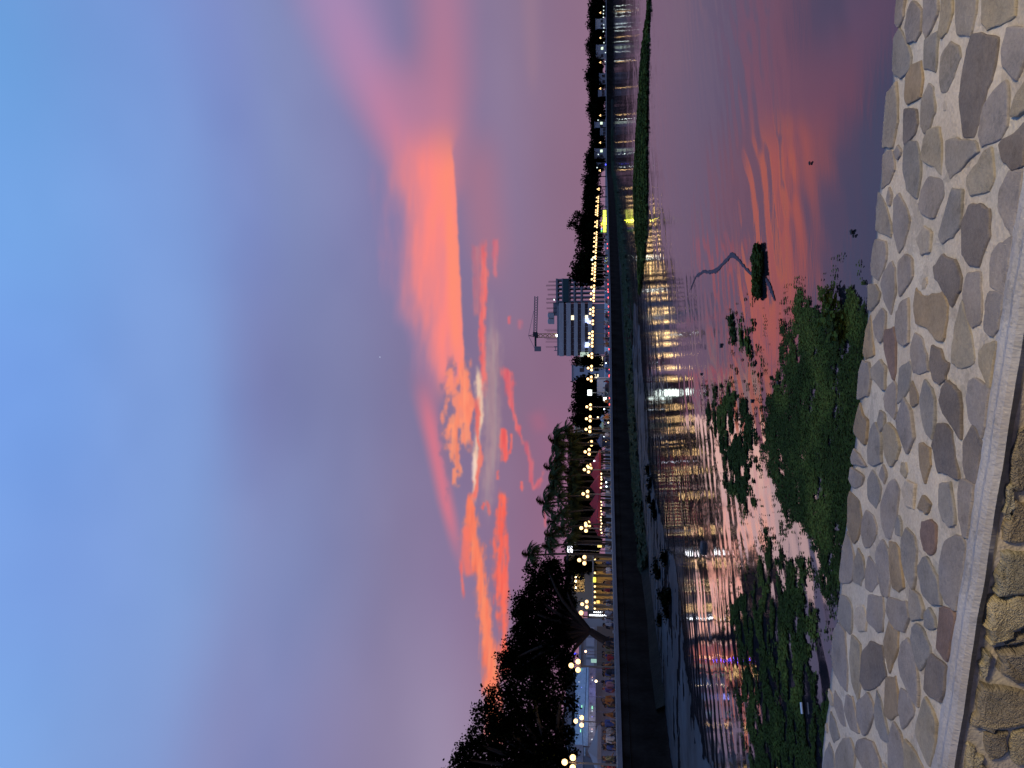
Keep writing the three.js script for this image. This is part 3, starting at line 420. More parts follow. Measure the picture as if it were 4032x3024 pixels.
  for (const [s, y] of boxes) { const p = nearAt(s, fp, y).sub(V(0, EYE, 0)), f = V(0, Math.sin(PITCH), -Math.cos(PITCH)), u = V(0, Math.cos(PITCH), Math.sin(PITCH)), d = p.dot(f), Y = 1512 - p.x / d * FOCAL, X = 2016 - p.dot(u) / d * FOCAL; if (d > 0.2 && X < 4130 && Y > 700 && Y < 3100) continue; const k = 7; stone(Array.from({ length: k }, (_, i) => { const a = i / k * 6.283; return [s + Math.cos(a) * 0.15 * rr(0.8, 1.05), y + Math.sin(a) * 0.095 * rr(0.8, 1.05)]; }), 'wqyw'[R() * 4 | 0], 0.015, true); }
}

// ---------------------------------------------------------------- plants
function leafCloud(clumps, total, size, r, shell = 0.55) { // many small leaf faces spread through uneven clumps
  const pos = new Float32Array(total * 18), nor = new Float32Array(total * 18), colr = new Float32Array(total * 18);
  const weight = clumps.map((c) => c.r ** 2.3), sum = weight.reduce((a, b) => a + b, 0); let o = 0;
  const a = V(), b = V(), n = V(), p = V(), c1 = V(), c2 = V(), c3 = V(), c4 = V();
  clumps.forEach((c, ci) => {
    const count = ci === clumps.length - 1 ? total - o / 18 : Math.min(total - o / 18, Math.round(total * weight[ci] / sum));
    const twigs = Array.from({ length: Math.max(6, count / 28 | 0) }, () => { const d = V(r() * 2 - 1, r() * 2 - 1, r() * 2 - 1).normalize().multiplyScalar(c.r * Math.pow(r(), shell)); d.y *= 0.85; return d; });
    for (let k = 0; k < count; k++) {
      const tw = twigs[r() * twigs.length | 0], sp = size * 2.6;
      p.copy(c.p).add(tw).add(n.set((r() + r() - 1) * sp, (r() + r() - 1) * sp - sp * 0.2, (r() + r() - 1) * sp));
      a.set(r() - 0.5, r() - 0.7, r() - 0.5).normalize(); b.set(r() - 0.5, r() - 0.5, r() - 0.5).cross(a).normalize();
      const L = size * (0.6 + 0.8 * r()), w = L * 0.34;
      c1.copy(p); c2.copy(p).addScaledVector(a, L * 0.45).addScaledVector(b, w); c3.copy(p).addScaledVector(a, L); c4.copy(p).addScaledVector(a, L * 0.45).addScaledVector(b, -w);
      n.copy(a).cross(b).normalize();
      const tone = 0.7 + 0.6 * r();
      for (const v of [c1, c2, c3, c1, c3, c4]) { pos[o] = v.x; pos[o + 1] = v.y; pos[o + 2] = v.z; nor[o] = n.x; nor[o + 1] = n.y; nor[o + 2] = n.z; colr[o] = tone; colr[o + 1] = tone; colr[o + 2] = tone * 0.9; o += 3; }
    }
  });
  const g = new THREE.BufferGeometry(); g.setAttribute('position', new THREE.BufferAttribute(pos, 3)); g.setAttribute('normal', new THREE.BufferAttribute(nor, 3)); g.setAttribute('color', new THREE.BufferAttribute(colr, 3)); return g;
}
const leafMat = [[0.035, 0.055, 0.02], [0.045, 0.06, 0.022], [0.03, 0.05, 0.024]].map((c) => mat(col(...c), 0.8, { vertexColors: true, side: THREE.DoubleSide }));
function tree(name, label, group, base, clumps, total, size, seed, { trunkR = 0.25, lean = V(0, 0, 0), m = 0, fork = 0.35 } = {}) {
  const r = rng(seed), t = thing(name, label, 'tree', group, base), local = clumps.map((c) => ({ p: c.p.clone().sub(base), r: c.r }));
  const mid = local.reduce((s, c) => s.add(c.p), V()).multiplyScalar(1 / local.length), low = V(lean.x, mid.y * fork, lean.z);
  part('trunk', tube([V(0, -0.1, 0), V(lean.x * 0.4, low.y * 0.5, lean.z * 0.4), low], trunkR, trunkR * 0.72, 9, 8), M.bark, t);
  for (const c of local) { if (c.twig) continue; const q = c.p.clone(), h = low.clone().lerp(q, 0.5); h.y += 0.08 * q.distanceTo(low); part('limb', tube([low.clone(), h, q], trunkR * 0.5, trunkR * 0.12, 6, 6), M.bark, t); }
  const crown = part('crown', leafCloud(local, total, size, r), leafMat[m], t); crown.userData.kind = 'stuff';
  return t;
}
function roundClumps(base, height, radius, n, seed, squash = 0.55) {
  const r = rng(seed), out = [];
  for (let k = 0; k < n; k++) { const a = k * 2.4 + r(), q = Math.sqrt(r()) * radius * 0.72, h = r(); out.push({ p: V(base.x + Math.cos(a) * q, base.y + height * (1 - squash) + height * squash * (0.12 + 0.62 * h), base.z + Math.sin(a) * q), r: radius * (0.34 + 0.22 * r()) }); }
  out.push({ p: V(base.x, base.y + height - radius * 0.42, base.z), r: radius * 0.4 }); return out;
}
// the two spreading trees that lean over the promenade
{
  const clumpsAt = (list, depth, seed) => { const r = rng(seed); return list.map(([X, Y, q]) => { const d = depth + (r() - 0.5) * 5; return { p: at(X, Y, d), r: q * d / FOCAL }; }); };
  const baseA = onShore(2552, 3.2), A = clumpsAt([[2110, 2275, 62], [2170, 2300, 70], [2100, 2340, 55], [2225, 2350, 50], [2050, 2390, 62], [2120, 2410, 85], [2200, 2420, 66], [2050, 2440, 60], [2090, 2490, 82], [2180, 2500, 78], [2040, 2560, 80], [2110, 2590, 90], [2200, 2580, 62], [1990, 2610, 62], [2030, 2640, 74], [2130, 2660, 80], [2236, 2470, 40], [2232, 2610, 48], [2220, 2660, 44], [2180, 2250, 48], [2222, 2285, 44], [2150, 2225, 34], [2226, 2400, 40]], baseA.depth, 5);
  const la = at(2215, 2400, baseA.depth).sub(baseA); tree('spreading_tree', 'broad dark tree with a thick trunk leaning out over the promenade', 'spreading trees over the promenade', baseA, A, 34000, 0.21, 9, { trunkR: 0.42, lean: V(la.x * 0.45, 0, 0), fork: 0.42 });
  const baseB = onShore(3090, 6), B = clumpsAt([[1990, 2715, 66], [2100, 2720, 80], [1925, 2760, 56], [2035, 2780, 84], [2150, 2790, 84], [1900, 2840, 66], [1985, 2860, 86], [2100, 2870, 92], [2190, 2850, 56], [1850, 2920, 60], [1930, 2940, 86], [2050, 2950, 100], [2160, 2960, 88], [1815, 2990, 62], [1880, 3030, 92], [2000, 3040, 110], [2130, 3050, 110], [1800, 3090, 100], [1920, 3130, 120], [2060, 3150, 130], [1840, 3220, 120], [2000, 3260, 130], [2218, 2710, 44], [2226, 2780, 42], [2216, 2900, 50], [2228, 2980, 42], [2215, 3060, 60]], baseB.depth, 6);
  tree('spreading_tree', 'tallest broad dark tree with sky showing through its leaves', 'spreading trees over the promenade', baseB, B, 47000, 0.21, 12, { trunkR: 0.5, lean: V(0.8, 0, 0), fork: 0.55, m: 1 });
}
// palms
function frondGeo(len, droop, seed) {
  const r = rng(seed), list = [], curve = (t) => V(0, len * (0.55 * t - droop * t * t), len * (t - 0.18 * t * t)), pts = [0, 0.25, 0.5, 0.75, 1].map(curve);
  list.push(tube(pts, 0.03, 0.008, 4, 8)); const pos = [], nL = 26;
  for (let k = 2; k < nL; k++) for (const s of [-1, 1]) {
    const t = k / nL, p = curve(t), q = curve(Math.min(1, t + 0.05)), d = q.clone().sub(p).normalize(), L = len * 0.34 * Math.sin(Math.PI * Math.min(0.97, 0.16 + t * 0.82)) * (0.8 + 0.4 * r());
    const tip = p.clone().addScaledVector(d, L * 0.55).add(V(s * L * 0.75, -L * (0.35 + 0.35 * r()), 0)), w = d.clone().multiplyScalar(0.05 + 0.03 * r()), mid = p.clone().lerp(tip, 0.5).add(V(0, L * 0.09, 0));
    for (const v of [p.clone().sub(w), p.clone().add(w), mid, p.clone().sub(w), mid, mid.clone().sub(w), mid.clone().sub(w), mid, tip]) pos.push(v.x, v.y, v.z);
  }
  const g = new THREE.BufferGeometry(); g.setAttribute('position', new THREE.Float32BufferAttribute(pos, 3)); g.computeVertexNormals(); list.push(g); return merged(list);
}
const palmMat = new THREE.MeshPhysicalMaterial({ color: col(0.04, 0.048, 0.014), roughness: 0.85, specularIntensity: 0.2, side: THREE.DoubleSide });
const frondKinds = [frondGeo(2.5, 0.75, 1), frondGeo(2.3, 0.95, 2), frondGeo(2.4, 0.55, 3), frondGeo(2.1, 1.15, 4)];
function palm(label, base, top, scale, seed, n = 17) {
  const r = rng(seed), t = thing('palm_tree', label, 'palm tree', 'palms behind the promenade wall', base), q = top.clone().sub(base);
  part('trunk', tube([V(0, -0.1, 0), V(q.x * 0.2 + 0.15, q.y * 0.5, q.z * 0.2), q], 0.16 * scale, 0.1 * scale, 8, 8), M.bark, t);
  for (let k = 0; k < n; k++) { const f = part('frond', frondKinds[(k + seed) % 4], palmMat, t); f.position.copy(q); f.rotation.order = 'YXZ'; f.rotation.y = k * 2.399 + r() * 0.5; f.rotation.x = -0.5 + 1.15 * (k / n) + (r() - 0.5) * 0.25; f.scale.setScalar(scale * (0.8 + 0.3 * r())); }
}
for (const [Y, X, back, sc] of [[2186, 2092, 5, 1.05], [2150, 2160, 8, 0.95], [2110, 2175, 6, 0.95], [2080, 2215, 4, 0.8], [2052, 2180, 8, 1.0], [2020, 2215, 5, 0.85], [1982, 2152, 7, 1.1], [1955, 2205, 5, 0.9], [1918, 2178, 8, 1.05], [1880, 2190, 6, 1.0], [1846, 2176, 8, 1.1], [1812, 2200, 6, 1.0], [1780, 2200, 9, 1.05], [1742, 2190, 7, 1.1], [1716, 2195, 10, 1.1], [1700, 2235, 6, 0.9], [2132, 2245, 5, 0.8], [2096, 2262, 6, 0.8], [2040, 2258, 7, 0.85], [2000, 2250, 8, 0.9], [1966, 2262, 6, 0.85], [1930, 2250, 9, 0.9], [1898, 2256, 7, 0.9], [1862, 2252, 9, 0.95], [1828, 2258, 7, 0.9], [1796, 2256, 9, 0.95], [1762, 2250, 7, 0.95], [1732, 2256, 9, 0.9]]) {
  const b = onShore(Y + (R() - 0.5) * 24, back), top = at(X, Y, b.depth); palm(Y === 2186 ? 'tallest palm, standing clear beside the broad leaning tree' : X > 2240 ? 'short palm with fronds hanging low over the lamps' : 'feathery palm with drooping fronds behind the lake wall', b, top, sc * (0.92 + 0.1 * R()) * mix(0.85, 1.15, clamp((b.depth - 70) / 50)), Y);
}
// dense dark trees that close the gaps behind the palms, then the trees along the shore into the distance
{
  let seed = 900;
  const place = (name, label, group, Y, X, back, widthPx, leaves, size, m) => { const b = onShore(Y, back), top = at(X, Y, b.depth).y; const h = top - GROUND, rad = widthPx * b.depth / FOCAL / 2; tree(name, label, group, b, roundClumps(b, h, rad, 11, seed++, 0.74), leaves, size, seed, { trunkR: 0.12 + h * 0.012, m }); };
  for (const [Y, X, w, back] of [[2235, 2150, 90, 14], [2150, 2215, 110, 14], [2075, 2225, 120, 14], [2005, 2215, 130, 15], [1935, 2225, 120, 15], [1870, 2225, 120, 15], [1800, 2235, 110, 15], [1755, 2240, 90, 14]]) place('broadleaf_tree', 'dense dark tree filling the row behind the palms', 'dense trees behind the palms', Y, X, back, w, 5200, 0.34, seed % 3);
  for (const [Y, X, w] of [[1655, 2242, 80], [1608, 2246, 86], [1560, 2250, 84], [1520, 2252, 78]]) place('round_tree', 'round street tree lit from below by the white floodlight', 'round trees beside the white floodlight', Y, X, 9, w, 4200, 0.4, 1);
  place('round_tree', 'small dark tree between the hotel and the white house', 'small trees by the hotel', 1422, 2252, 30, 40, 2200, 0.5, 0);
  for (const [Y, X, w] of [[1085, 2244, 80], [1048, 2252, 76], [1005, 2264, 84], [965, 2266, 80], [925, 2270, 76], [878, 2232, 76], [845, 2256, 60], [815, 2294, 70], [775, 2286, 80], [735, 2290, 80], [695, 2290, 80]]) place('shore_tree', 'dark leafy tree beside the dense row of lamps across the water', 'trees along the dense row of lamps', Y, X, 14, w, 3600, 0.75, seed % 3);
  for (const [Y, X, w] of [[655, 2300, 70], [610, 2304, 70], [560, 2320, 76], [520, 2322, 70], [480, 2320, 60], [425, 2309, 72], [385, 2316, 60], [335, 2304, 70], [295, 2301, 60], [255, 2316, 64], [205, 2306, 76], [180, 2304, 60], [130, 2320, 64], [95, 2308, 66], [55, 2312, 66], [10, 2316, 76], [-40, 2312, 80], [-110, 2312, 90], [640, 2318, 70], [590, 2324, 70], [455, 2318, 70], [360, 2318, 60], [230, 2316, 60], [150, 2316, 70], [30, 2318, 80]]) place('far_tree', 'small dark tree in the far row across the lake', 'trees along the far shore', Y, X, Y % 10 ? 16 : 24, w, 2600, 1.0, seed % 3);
}

// ---------------------------------------------------------------- floating plants
{
  const leaf = (() => { const list = []; const r = rng(4); for (let k = 0; k < 4; k++) { const g = new THREE.CircleGeometry(0.5, 5).scale(1, 0.75, 1).translate(0, 0.45, 0).rotateX(-Math.PI / 2 + 0.1 + r() * 0.4).rotateY(k * 1.57 + r()); list.push(g); } return merged(list); })();
  const weedMat = new THREE.MeshPhysicalMaterial({ color: col(0.055, 0.08, 0.016), roughness: 0.9, specularIntensity: 0.25, side: THREE.DoubleSide });
  function mat2(name, label, category, poly, density, size, cover, seed, lift = 0.008, rise = 0.016) {
    const inside = inPoly(poly), xs = poly.map((p) => p[0]), zs = poly.map((p) => p[1]), r = rng(seed), list = [];
    const x0 = Math.min(...xs) - 0.5, x1 = Math.max(...xs) + 0.5, z0 = Math.min(...zs) - 0.8, z1 = Math.max(...zs) + 0.8, n = (x1 - x0) * (z1 - z0) * density | 0, m = new THREE.Matrix4(), q = new THREE.Quaternion(), e = new THREE.Euler();
    for (let k = 0; k < n; k++) {
      const x = mix(x0, x1, r()), z = mix(z0, z1, r()), fr = cover.fray ?? 1, wx = x + (fbm(x * 1.1 + seed, z * 1.1, 4) - 0.5) * cover.rag + ((fbm(x * 5 + seed, z * 4, 3) - 0.5) * 0.9 + (r() + r() - 1) * 0.16) * fr, wz = z + (fbm(x * 1.1, z * 1.1 + seed, 4) - 0.5) * cover.rag * 1.3 + ((fbm(x * 5, z * 4 + seed, 3) - 0.5) * 2.0 + (r() + r() - 1) * 0.5) * fr;
      if (!inside(wx, wz)) { if (cover.stray && r() < cover.stray && fbm(x * 2.2 + seed, z * 2.2, 4) > 0.6) ; else continue; }
      if (fbm(x * cover.f[0] + seed * 1.3, z * cover.f[1], 6) + (r() - 0.5) * 0.12 * fr < cover.holes) continue;
      const s = size * (0.6 + 0.8 * r()); e.set((r() - 0.5) * Math.min(0.8, rise * 12), r() * 6.28, (r() - 0.5) * Math.min(0.8, rise * 12)); q.setFromEuler(e); list.push([m.clone().compose(V(x, lift + rise * r() * (0.4 + fbm(x * 3, z * 3, 3)), z), q, V(s, s, s)), r()]);
    }
    const o = new THREE.InstancedMesh(leaf, weedMat, list.length), c = new THREE.Color();
    list.forEach(([w, t], i) => { o.setMatrixAt(i, w); const x = w.elements[12], z = w.elements[14], u = smooth(0.45, 0.72, fbm(x * 0.8 + seed, z * 0.6, 4)), k = (0.4 + 0.9 * t) * (0.85 + 1.0 * u); o.setColorAt(i, c.setRGB(k * (0.85 + 0.3 * hash2(i, 2)) * (1 + 0.25 * u), k, k * 0.8)); });
    o.name = numbered(name); o.userData = { kind: 'stuff', label, category }; o.castShadow = o.receiveShadow = true; scene.add(o);
  }
  const A = ground2([[3128, 1190], [3110, 1304], [3101, 1430], [3080, 1529], [3034, 1562], [3015, 1728], [3020, 1828], [3060, 1920], [3112, 2014], [3190, 2117], [3250, 2257], [3290, 2340], [3400, 2340], [3440, 1800], [3480, 1250], [3400, 1230], [3300, 1130], [3240, 1190]]);
  mat2('floating_weed', 'dense green mat of floating weed against the stone wall', 'water plants', A, 1900, 0.034, { rag: 1.2, f: [3, 3], holes: 0.33, stray: 0.05 }, 11);
  const B = ground2([[2771, 1555], [2815, 1570], [2864, 1555], [2943, 1590], [2968, 1660], [2978, 1760], [2975, 1880], [2965, 1990], [2935, 2010], [2890, 1940], [2857, 1880], [2850, 1790], [2820, 1720], [2798, 1662], [2775, 1610]]);
  mat2('floating_weed', 'ragged strip of floating weed lying off the main mat', 'water plants', B, 1300, 0.05, { rag: 1.7, f: [2.6, 2.6], holes: 0.49, stray: 0.06 }, 12);
  const C = ground2([[2990, 2130], [3060, 2140], [3138, 2169], [3205, 2340], [3190, 2440], [3197, 2538], [3250, 2722], [3330, 2800], [3330, 3200], [2960, 3200], [2961, 3024], [2939, 2907], [2902, 2744], [2946, 2612], [2880, 2486], [2857, 2412], [2931, 2383], [2990, 2302]]);
  mat2('floating_weed', 'patchy floating weed broken by narrow lanes of open water', 'water plants', C, 1500, 0.045, { rag: 1.6, f: [2.2, 2.2], holes: 0.5, stray: 0.05 }, 13);
  mat2('floating_weed', 'small loose scatter of floating weed in open water', 'water plants', ground2([[2880, 1255], [2925, 1265], [2970, 1310], [2975, 1370], [2990, 1450], [2960, 1440], [2920, 1390], [2885, 1330]]), 520, 0.085, { rag: 1.2, f: [2, 2], holes: 0.52, stray: 0.05 }, 14);
  mat2('floating_weed', 'oval clump of taller floating plants alone on the pink water', 'water plants', ground2(Array.from({ length: 20 }, (_, i) => [2990 + 14 * Math.sin(i / 20 * 6.283) + 5 * Math.sin(i * 1.3), 1068 + 97 * Math.cos(i / 20 * 6.283)])), 1300, 0.09, { rag: 0.3, f: [1, 1], holes: 0.1, fray: 0.3 }, 15, 0.015, 0.07);
  mat2('floating_weed', 'long low raft of water plants drifting before the far shore', 'water plants', ground2([[2556, -60], [2558, 0], [2535, 150], [2523, 262], [2513, 422], [2498, 675], [2495, 732], [2497, 795], [2503, 921], [2512, 1010], [2516, 1143], [2522, 1143], [2538, 1016], [2547, 906], [2551, 700], [2550, 422], [2553, 253], [2561, 0], [2563, -60]]), 110, 0.17, { rag: 2.5, f: [0.6, 0.6], holes: 0.36, fray: 0.8 }, 16, 0.015, 0.08);
  mat2('tall_weed', 'taller light green weed standing up beside the stone wall', 'water plants', ground2([[3285, 1150], [3300, 1135], [3318, 1180], [3335, 1250], [3338, 1320], [3312, 1345], [3292, 1280], [3286, 1210]]), 1500, 0.06, { rag: 0.3, f: [3, 3], holes: 0.35, fray: 0.3 }, 18, 0.03, 0.22);
  // grass on the earth bank
  { const r = rng(77), m = new THREE.Matrix4(), list = []; for (let k = 0; k < 9000; k++) { const i = 60 + r() * 340 | 0, d = -shoreP[i].z, w = interp([[40, 0.5], [60, 0.8], [90, 2.2], [120, 3.6], [140, 4.4], [165, 4.2], [220, 2.6], [300, 1.6]], d), b = -w * r(), s = rr(0.25, 0.6); const p = shoreP[i].clone().addScaledVector(shoreN[i], b); list.push(m.clone().compose(V(p.x + r(), 0.05 + 0.6 * (1 + b / w), p.z + r()), new THREE.Quaternion().setFromEuler(new THREE.Euler(0.6 * r(), r() * 6, 0.6 * r())), V(s, s * 1.3, s))); }
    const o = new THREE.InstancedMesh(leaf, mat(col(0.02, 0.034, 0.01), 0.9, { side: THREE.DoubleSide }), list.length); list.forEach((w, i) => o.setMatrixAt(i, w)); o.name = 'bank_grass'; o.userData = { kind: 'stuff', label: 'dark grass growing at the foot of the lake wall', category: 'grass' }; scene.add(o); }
  // dark shrubs rooted in the silt
  let k = 0; for (const [X, Y, w, h] of [[2566, 1905, 60, 18], [2556, 1850, 24, 9], [2578, 1990, 30, 14], [2585, 2025, 14, 8], [2626, 2198, 26, 16], [2590, 2236, 50, 18], [2600, 2262, 22, 12], [2632, 2390, 80, 28], [2612, 2345, 30, 14], [2604, 2440, 22, 9], [2640, 2345, 24, 8], [2560, 1960, 16, 8]]) {
    const p = onLevel(X, Y, 0.03), d = -p.z, rx = w * d / FOCAL / 2, hh = h * d / FOCAL, t = thing('bank_shrub', 'low dark shrub rooted in the grey silt by the wall', 'shrub', 'shrubs on the silt', p);
    const cl = Array.from({ length: 4 }, (_, i) => ({ p: V((i / 3 - 0.5) * rx * 1.3, hh * 0.45, (hash2(i, k) - 0.5) * rx), r: Math.max(hh * 0.5, rx * 0.35) }));
    cl.forEach((c) => { c.r = Math.min(c.r, hh * 0.62); }); const g = leafCloud(cl, 500, 0.16, rng(300 + k)); const pp = g.attributes.position; for (let i = 0; i < pp.count; i++) if (pp.getY(i) < 0.01) pp.setY(i, 0.01); part('foliage', g, leafMat[k % 3], t); k++;
  }
  // driftwood snags at the tip of the silt
  for (const [X, Y, list] of [[2490, 1226, [[-1.2, 0.15, 0, 1.6, 0.3, 0.3], [-0.3, 0.1, 0, -0.6, 0.9, 0], [0.4, 0.2, 0, 0.9, 0.75, 0.2]]], [2494, 1332, [[-0.9, 0.1, 0, 0.9, 0.35, 0.2], [0, 0, 0, 0.1, 1.3, 0], [-0.5, 0.8, 0, 0.7, 0.9, 0], [0.2, 0.3, 0, 1.2, 0.15, 0.3]]]]) {
    const t = thing('driftwood', Y > 1300 ? 'dark cross-shaped snag of driftwood at the edge of the silt' : 'dark lying log with stubs at the water edge', 'driftwood', null, onLevel(X, Y, 0)); for (const [a, b, c, d, e, f] of list) part('branch', tube([V(a, b, c), V((a + d) / 2, (b + e) / 2 + 0.06, (c + f) / 2), V(d, e, f)], 0.16, 0.07, 6, 5), M.bark, t);
  }
  for (const [label, pts] of [['thin dark wavy strip painted for a scum drifting on the pink water', [[2718, 1141], [2738, 1092], [2752, 1080], [2768, 1070], [2790, 1072], [2818, 1065], [2836, 1050], [2851, 1032], [2866, 1018], [2877, 1005], [2890, 1008], [2908, 1026], [2930, 1052], [2950, 1072], [2964, 1085]]], ['short faint strip painted for a scum trailing from the oval clump', [[3014, 1098], [3026, 1120], [3038, 1150], [3050, 1184]]]]) {  // flat dark strips painted in for the darker reflection along a ripple front
    const c = new THREE.CatmullRomCurve3(pts.map(([X, Y]) => onLevel(X, Y, 0.012))), n = 90, pos = [], idx = []; for (let i = 0; i <= n; i++) { const p = c.getPointAt(i / n), d = c.getTangentAt(i / n), w = 0.03 + 0.1 * fbm(i * 0.23 + pts.length, 4, 3) * Math.sin(Math.PI * clamp(0.06 + i / n * 0.9)); for (const s of [-1, 1]) pos.push(p.x - d.z * w * s + (hash2(i, s + 5) - 0.5) * 0.05, 0.012 + 0.004 * hash2(i, s), p.z + d.x * w * s); if (i < n) idx.push(i * 2, i * 2 + 1, i * 2 + 2, i * 2 + 2, i * 2 + 1, i * 2 + 3); }
    const g = new THREE.BufferGeometry(); g.setAttribute('position', new THREE.Float32BufferAttribute(pos, 3)); g.setIndex(idx); g.computeVertexNormals(); const t = thing('ripple_strip', label, 'ripple'); part('painted_strip', g, new THREE.MeshPhysicalMaterial({ color: col(0.05, 0.05, 0.065), roughness: 0.6, specularIntensity: 0.4, side: THREE.DoubleSide }), t);
  }
  // loose bits drifting near the wall
  for (const [X, Y, s] of [[3352, 915, 0.07], [3360, 930, 0.05], [2838, 1362, 0.14], [3063, 1508, 0.08], [2760, 1474, 0.1], [2960, 1580, 0.1], [3188, 644, 0.06], [2770, 2160, 0.5]]) { const p = onLevel(X, Y, 0.02), t = thing('floating_debris', 'small dark scrap of rotted plant floating on the water', 'debris', 'scraps floating on the lake', p); part('scrap', merged([rbox(s, s * 0.5, s * 0.8, s * 0.2), rbox(s * 0.6, s * 0.4, s * 1.2, s * 0.15, s * 0.3, 0.01, s * 0.2)]), M.dark, t); }
  { const t = thing('litter', 'small pale scrap of litter caught in the floating weed', 'litter', null, onLevel(3156, 2788, 0.06), 0.4); part('wrapper', rbox(0.22, 0.03, 0.09, 0.012), M.white, t); }
}

// ---------------------------------------------------------------- street lamps with three globes
const WARM = col(1, 0.66, 0.27);
const globeMat = glow(col(1, 0.6, 0.22), 3.2);
function bulb(parent, p, c, power, radius = 0.17) { const l = new THREE.PointLight(c, power, 0, 2); l.position.copy(p); l.shadow.radius = radius / 0.02; l.castShadow = true; l.name = 'lamp_light'; parent.add(l); return l; }
function lampParts(t, near, power = 3, tint = WARM) {
  part('plinth', [cyl(0.17, 0.15, 0.5, 0, 0, 0, 10), cyl(0.14, 0.09, 0.18, 0, 0.5, 0, 10)], M.post, t);
  part('post', cyl(0.075, 0.055, 2.75, 0, 0.66, 0, 10), M.post, t);
  part('bracket', [cyl(0.11, 0.11, 0.06, 0, 3.38, 0, 10), tube([V(-0.3, 3.44, 0), V(-0.16, 3.4, 0), V(0, 3.42, 0), V(0.16, 3.4, 0), V(0.3, 3.44, 0)], 0.03, 0.03, 6, 10), cyl(0.04, 0.035, 0.55, 0, 3.4, 0, 8)], M.post, t);
  for (const [x, y] of [[-0.3, 3.6], [0.3, 3.6], [0, 4.12]]) { const g = part('globe', new THREE.SphereGeometry(0.19, 14, 10).translate(x, y, 0), globeMat, t); part('collar', cyl(0.09, 0.07, 0.05, x, y - 0.2, 0, 10), M.post, g); if (near) bulb(t, V(x, y, 0), tint, power); }
  if (!near) bulb(t, V(0, 3.8, 0), WARM, power * 0.45);
}
function lamp(p, near, label, group) { const t = thing('street_lamp', label, 'street lamp', group, p, facing(p) + rr(-0.3, 0.3)); lampParts(t, near); return t; }
for (const Y of [3010, 2626, 2430, 2208, 2081, 1946, 1850, 1780, 1691, 1649, 1602]) lamp(onShore(Y, 1.1), true, 'lit three-globe street lamp standing just behind the lake wall', 'lamps along the near promenade');
for (const Y of [2845, 2382, 2062, 1836, 1746]) lamp(onShore(Y, 11), true, 'lit three-globe street lamp on the street side of the promenade', 'lamps on the street side');
for (const Y of [1492, 1449, 1400, 1356, 1329, 1313, 1269, 1234, 1218, 1178, 1155, 1130, 1099, 1077, 1064, 1054, 1039, 1013, 990, 969, 951, 936, 918, 890, 874, 844, 835, 826, 811, 792, 777, 744]) lamp(onShore(Y, 1.4), false, 'lit three-globe street lamp in the dense row along the curving shore', 'lamps along the curving shore');
for (const Y of [671, 561, 454, 348, 245, 148, 49, -60]) lamp(onShore(Y, 1.6), false, 'lit three-globe street lamp on the far shore', 'lamps along the far shore');
{ // the lamp behind the viewer whose light falls on the stone wall
  const t = thing('street_lamp', 'lit three-globe street lamp standing on the pavement behind the stone wall', 'street lamp', null, V(1.9, GROUND, 1.5), 0.4); lampParts(t, true, 34, col(1, 0.73, 0.37));
}
// small white fittings across the lake
{
  const white = glow(col(0.85, 1, 0.92), 1.6), make = (X, Y, c) => { const b = onShore(Y, 6), p = at(X, Y, b.depth), t = thing('light_mast', 'thin mast with a single small white lamp across the lake', 'light', 'white lamps across the lake', V(p.x, GROUND, p.z)), h = p.y - GROUND; part('mast', cyl(0.07, 0.05, h - 0.2), M.metal, t); part('lamp', new THREE.SphereGeometry(0.27, 10, 8).translate(0, h, 0), white, t); bulb(t, V(0, h, 0), col(0.85, 1, 0.92), 6, 0.3); };
  for (const [X, Y] of [[2377, 26], [2377, 41], [2376, 54], [2376, 68], [2377, 97], [2378, 110], [2376, 124], [2378, 168], [2384, 207], [2383, 243], [2355, 473], [2356, 608], [2351, 660], [2331, 1022], [2341, 1013], [2337, 1146]]) make(X, Y);
}
// ---------------------------------------------------------------- floodlights
function floodlight(label, X, Y, back, k, sz) {
  const b = onShore(Y, back), p = at(X, Y, b.depth), h = p.y - GROUND, t = thing('floodlight', label, 'floodlight', null, V(p.x, GROUND, p.z), facing(p));
  part('mast', cyl(0.09, 0.06, h - 0.15), M.metal, t); const head = part('head', box(sz * 1.2, sz * 0.9, 0.2, 0, h, -0.05), M.metal, t); part('lens', box(sz * 1.08, sz * 0.78, 0.04, 0, h, 0.075), glow(col(0.86, 1, 0.93), 3), head); bulb(t, V(0, h, 0.75), col(0.86, 1, 0.93), k, 0.6);
}
floodlight('dazzling white floodlight on a tall mast before the round trees', 2322, 1546, 5, 6, 0.8); floodlight('low wide white floodlight beside the parked truck', 2382, 1573, 2.5, 1.5, 0.6);
floodlight('white work light on a short mast at the hotel roof edge', 2182, 1180, 165, 0.01, 0.9); 

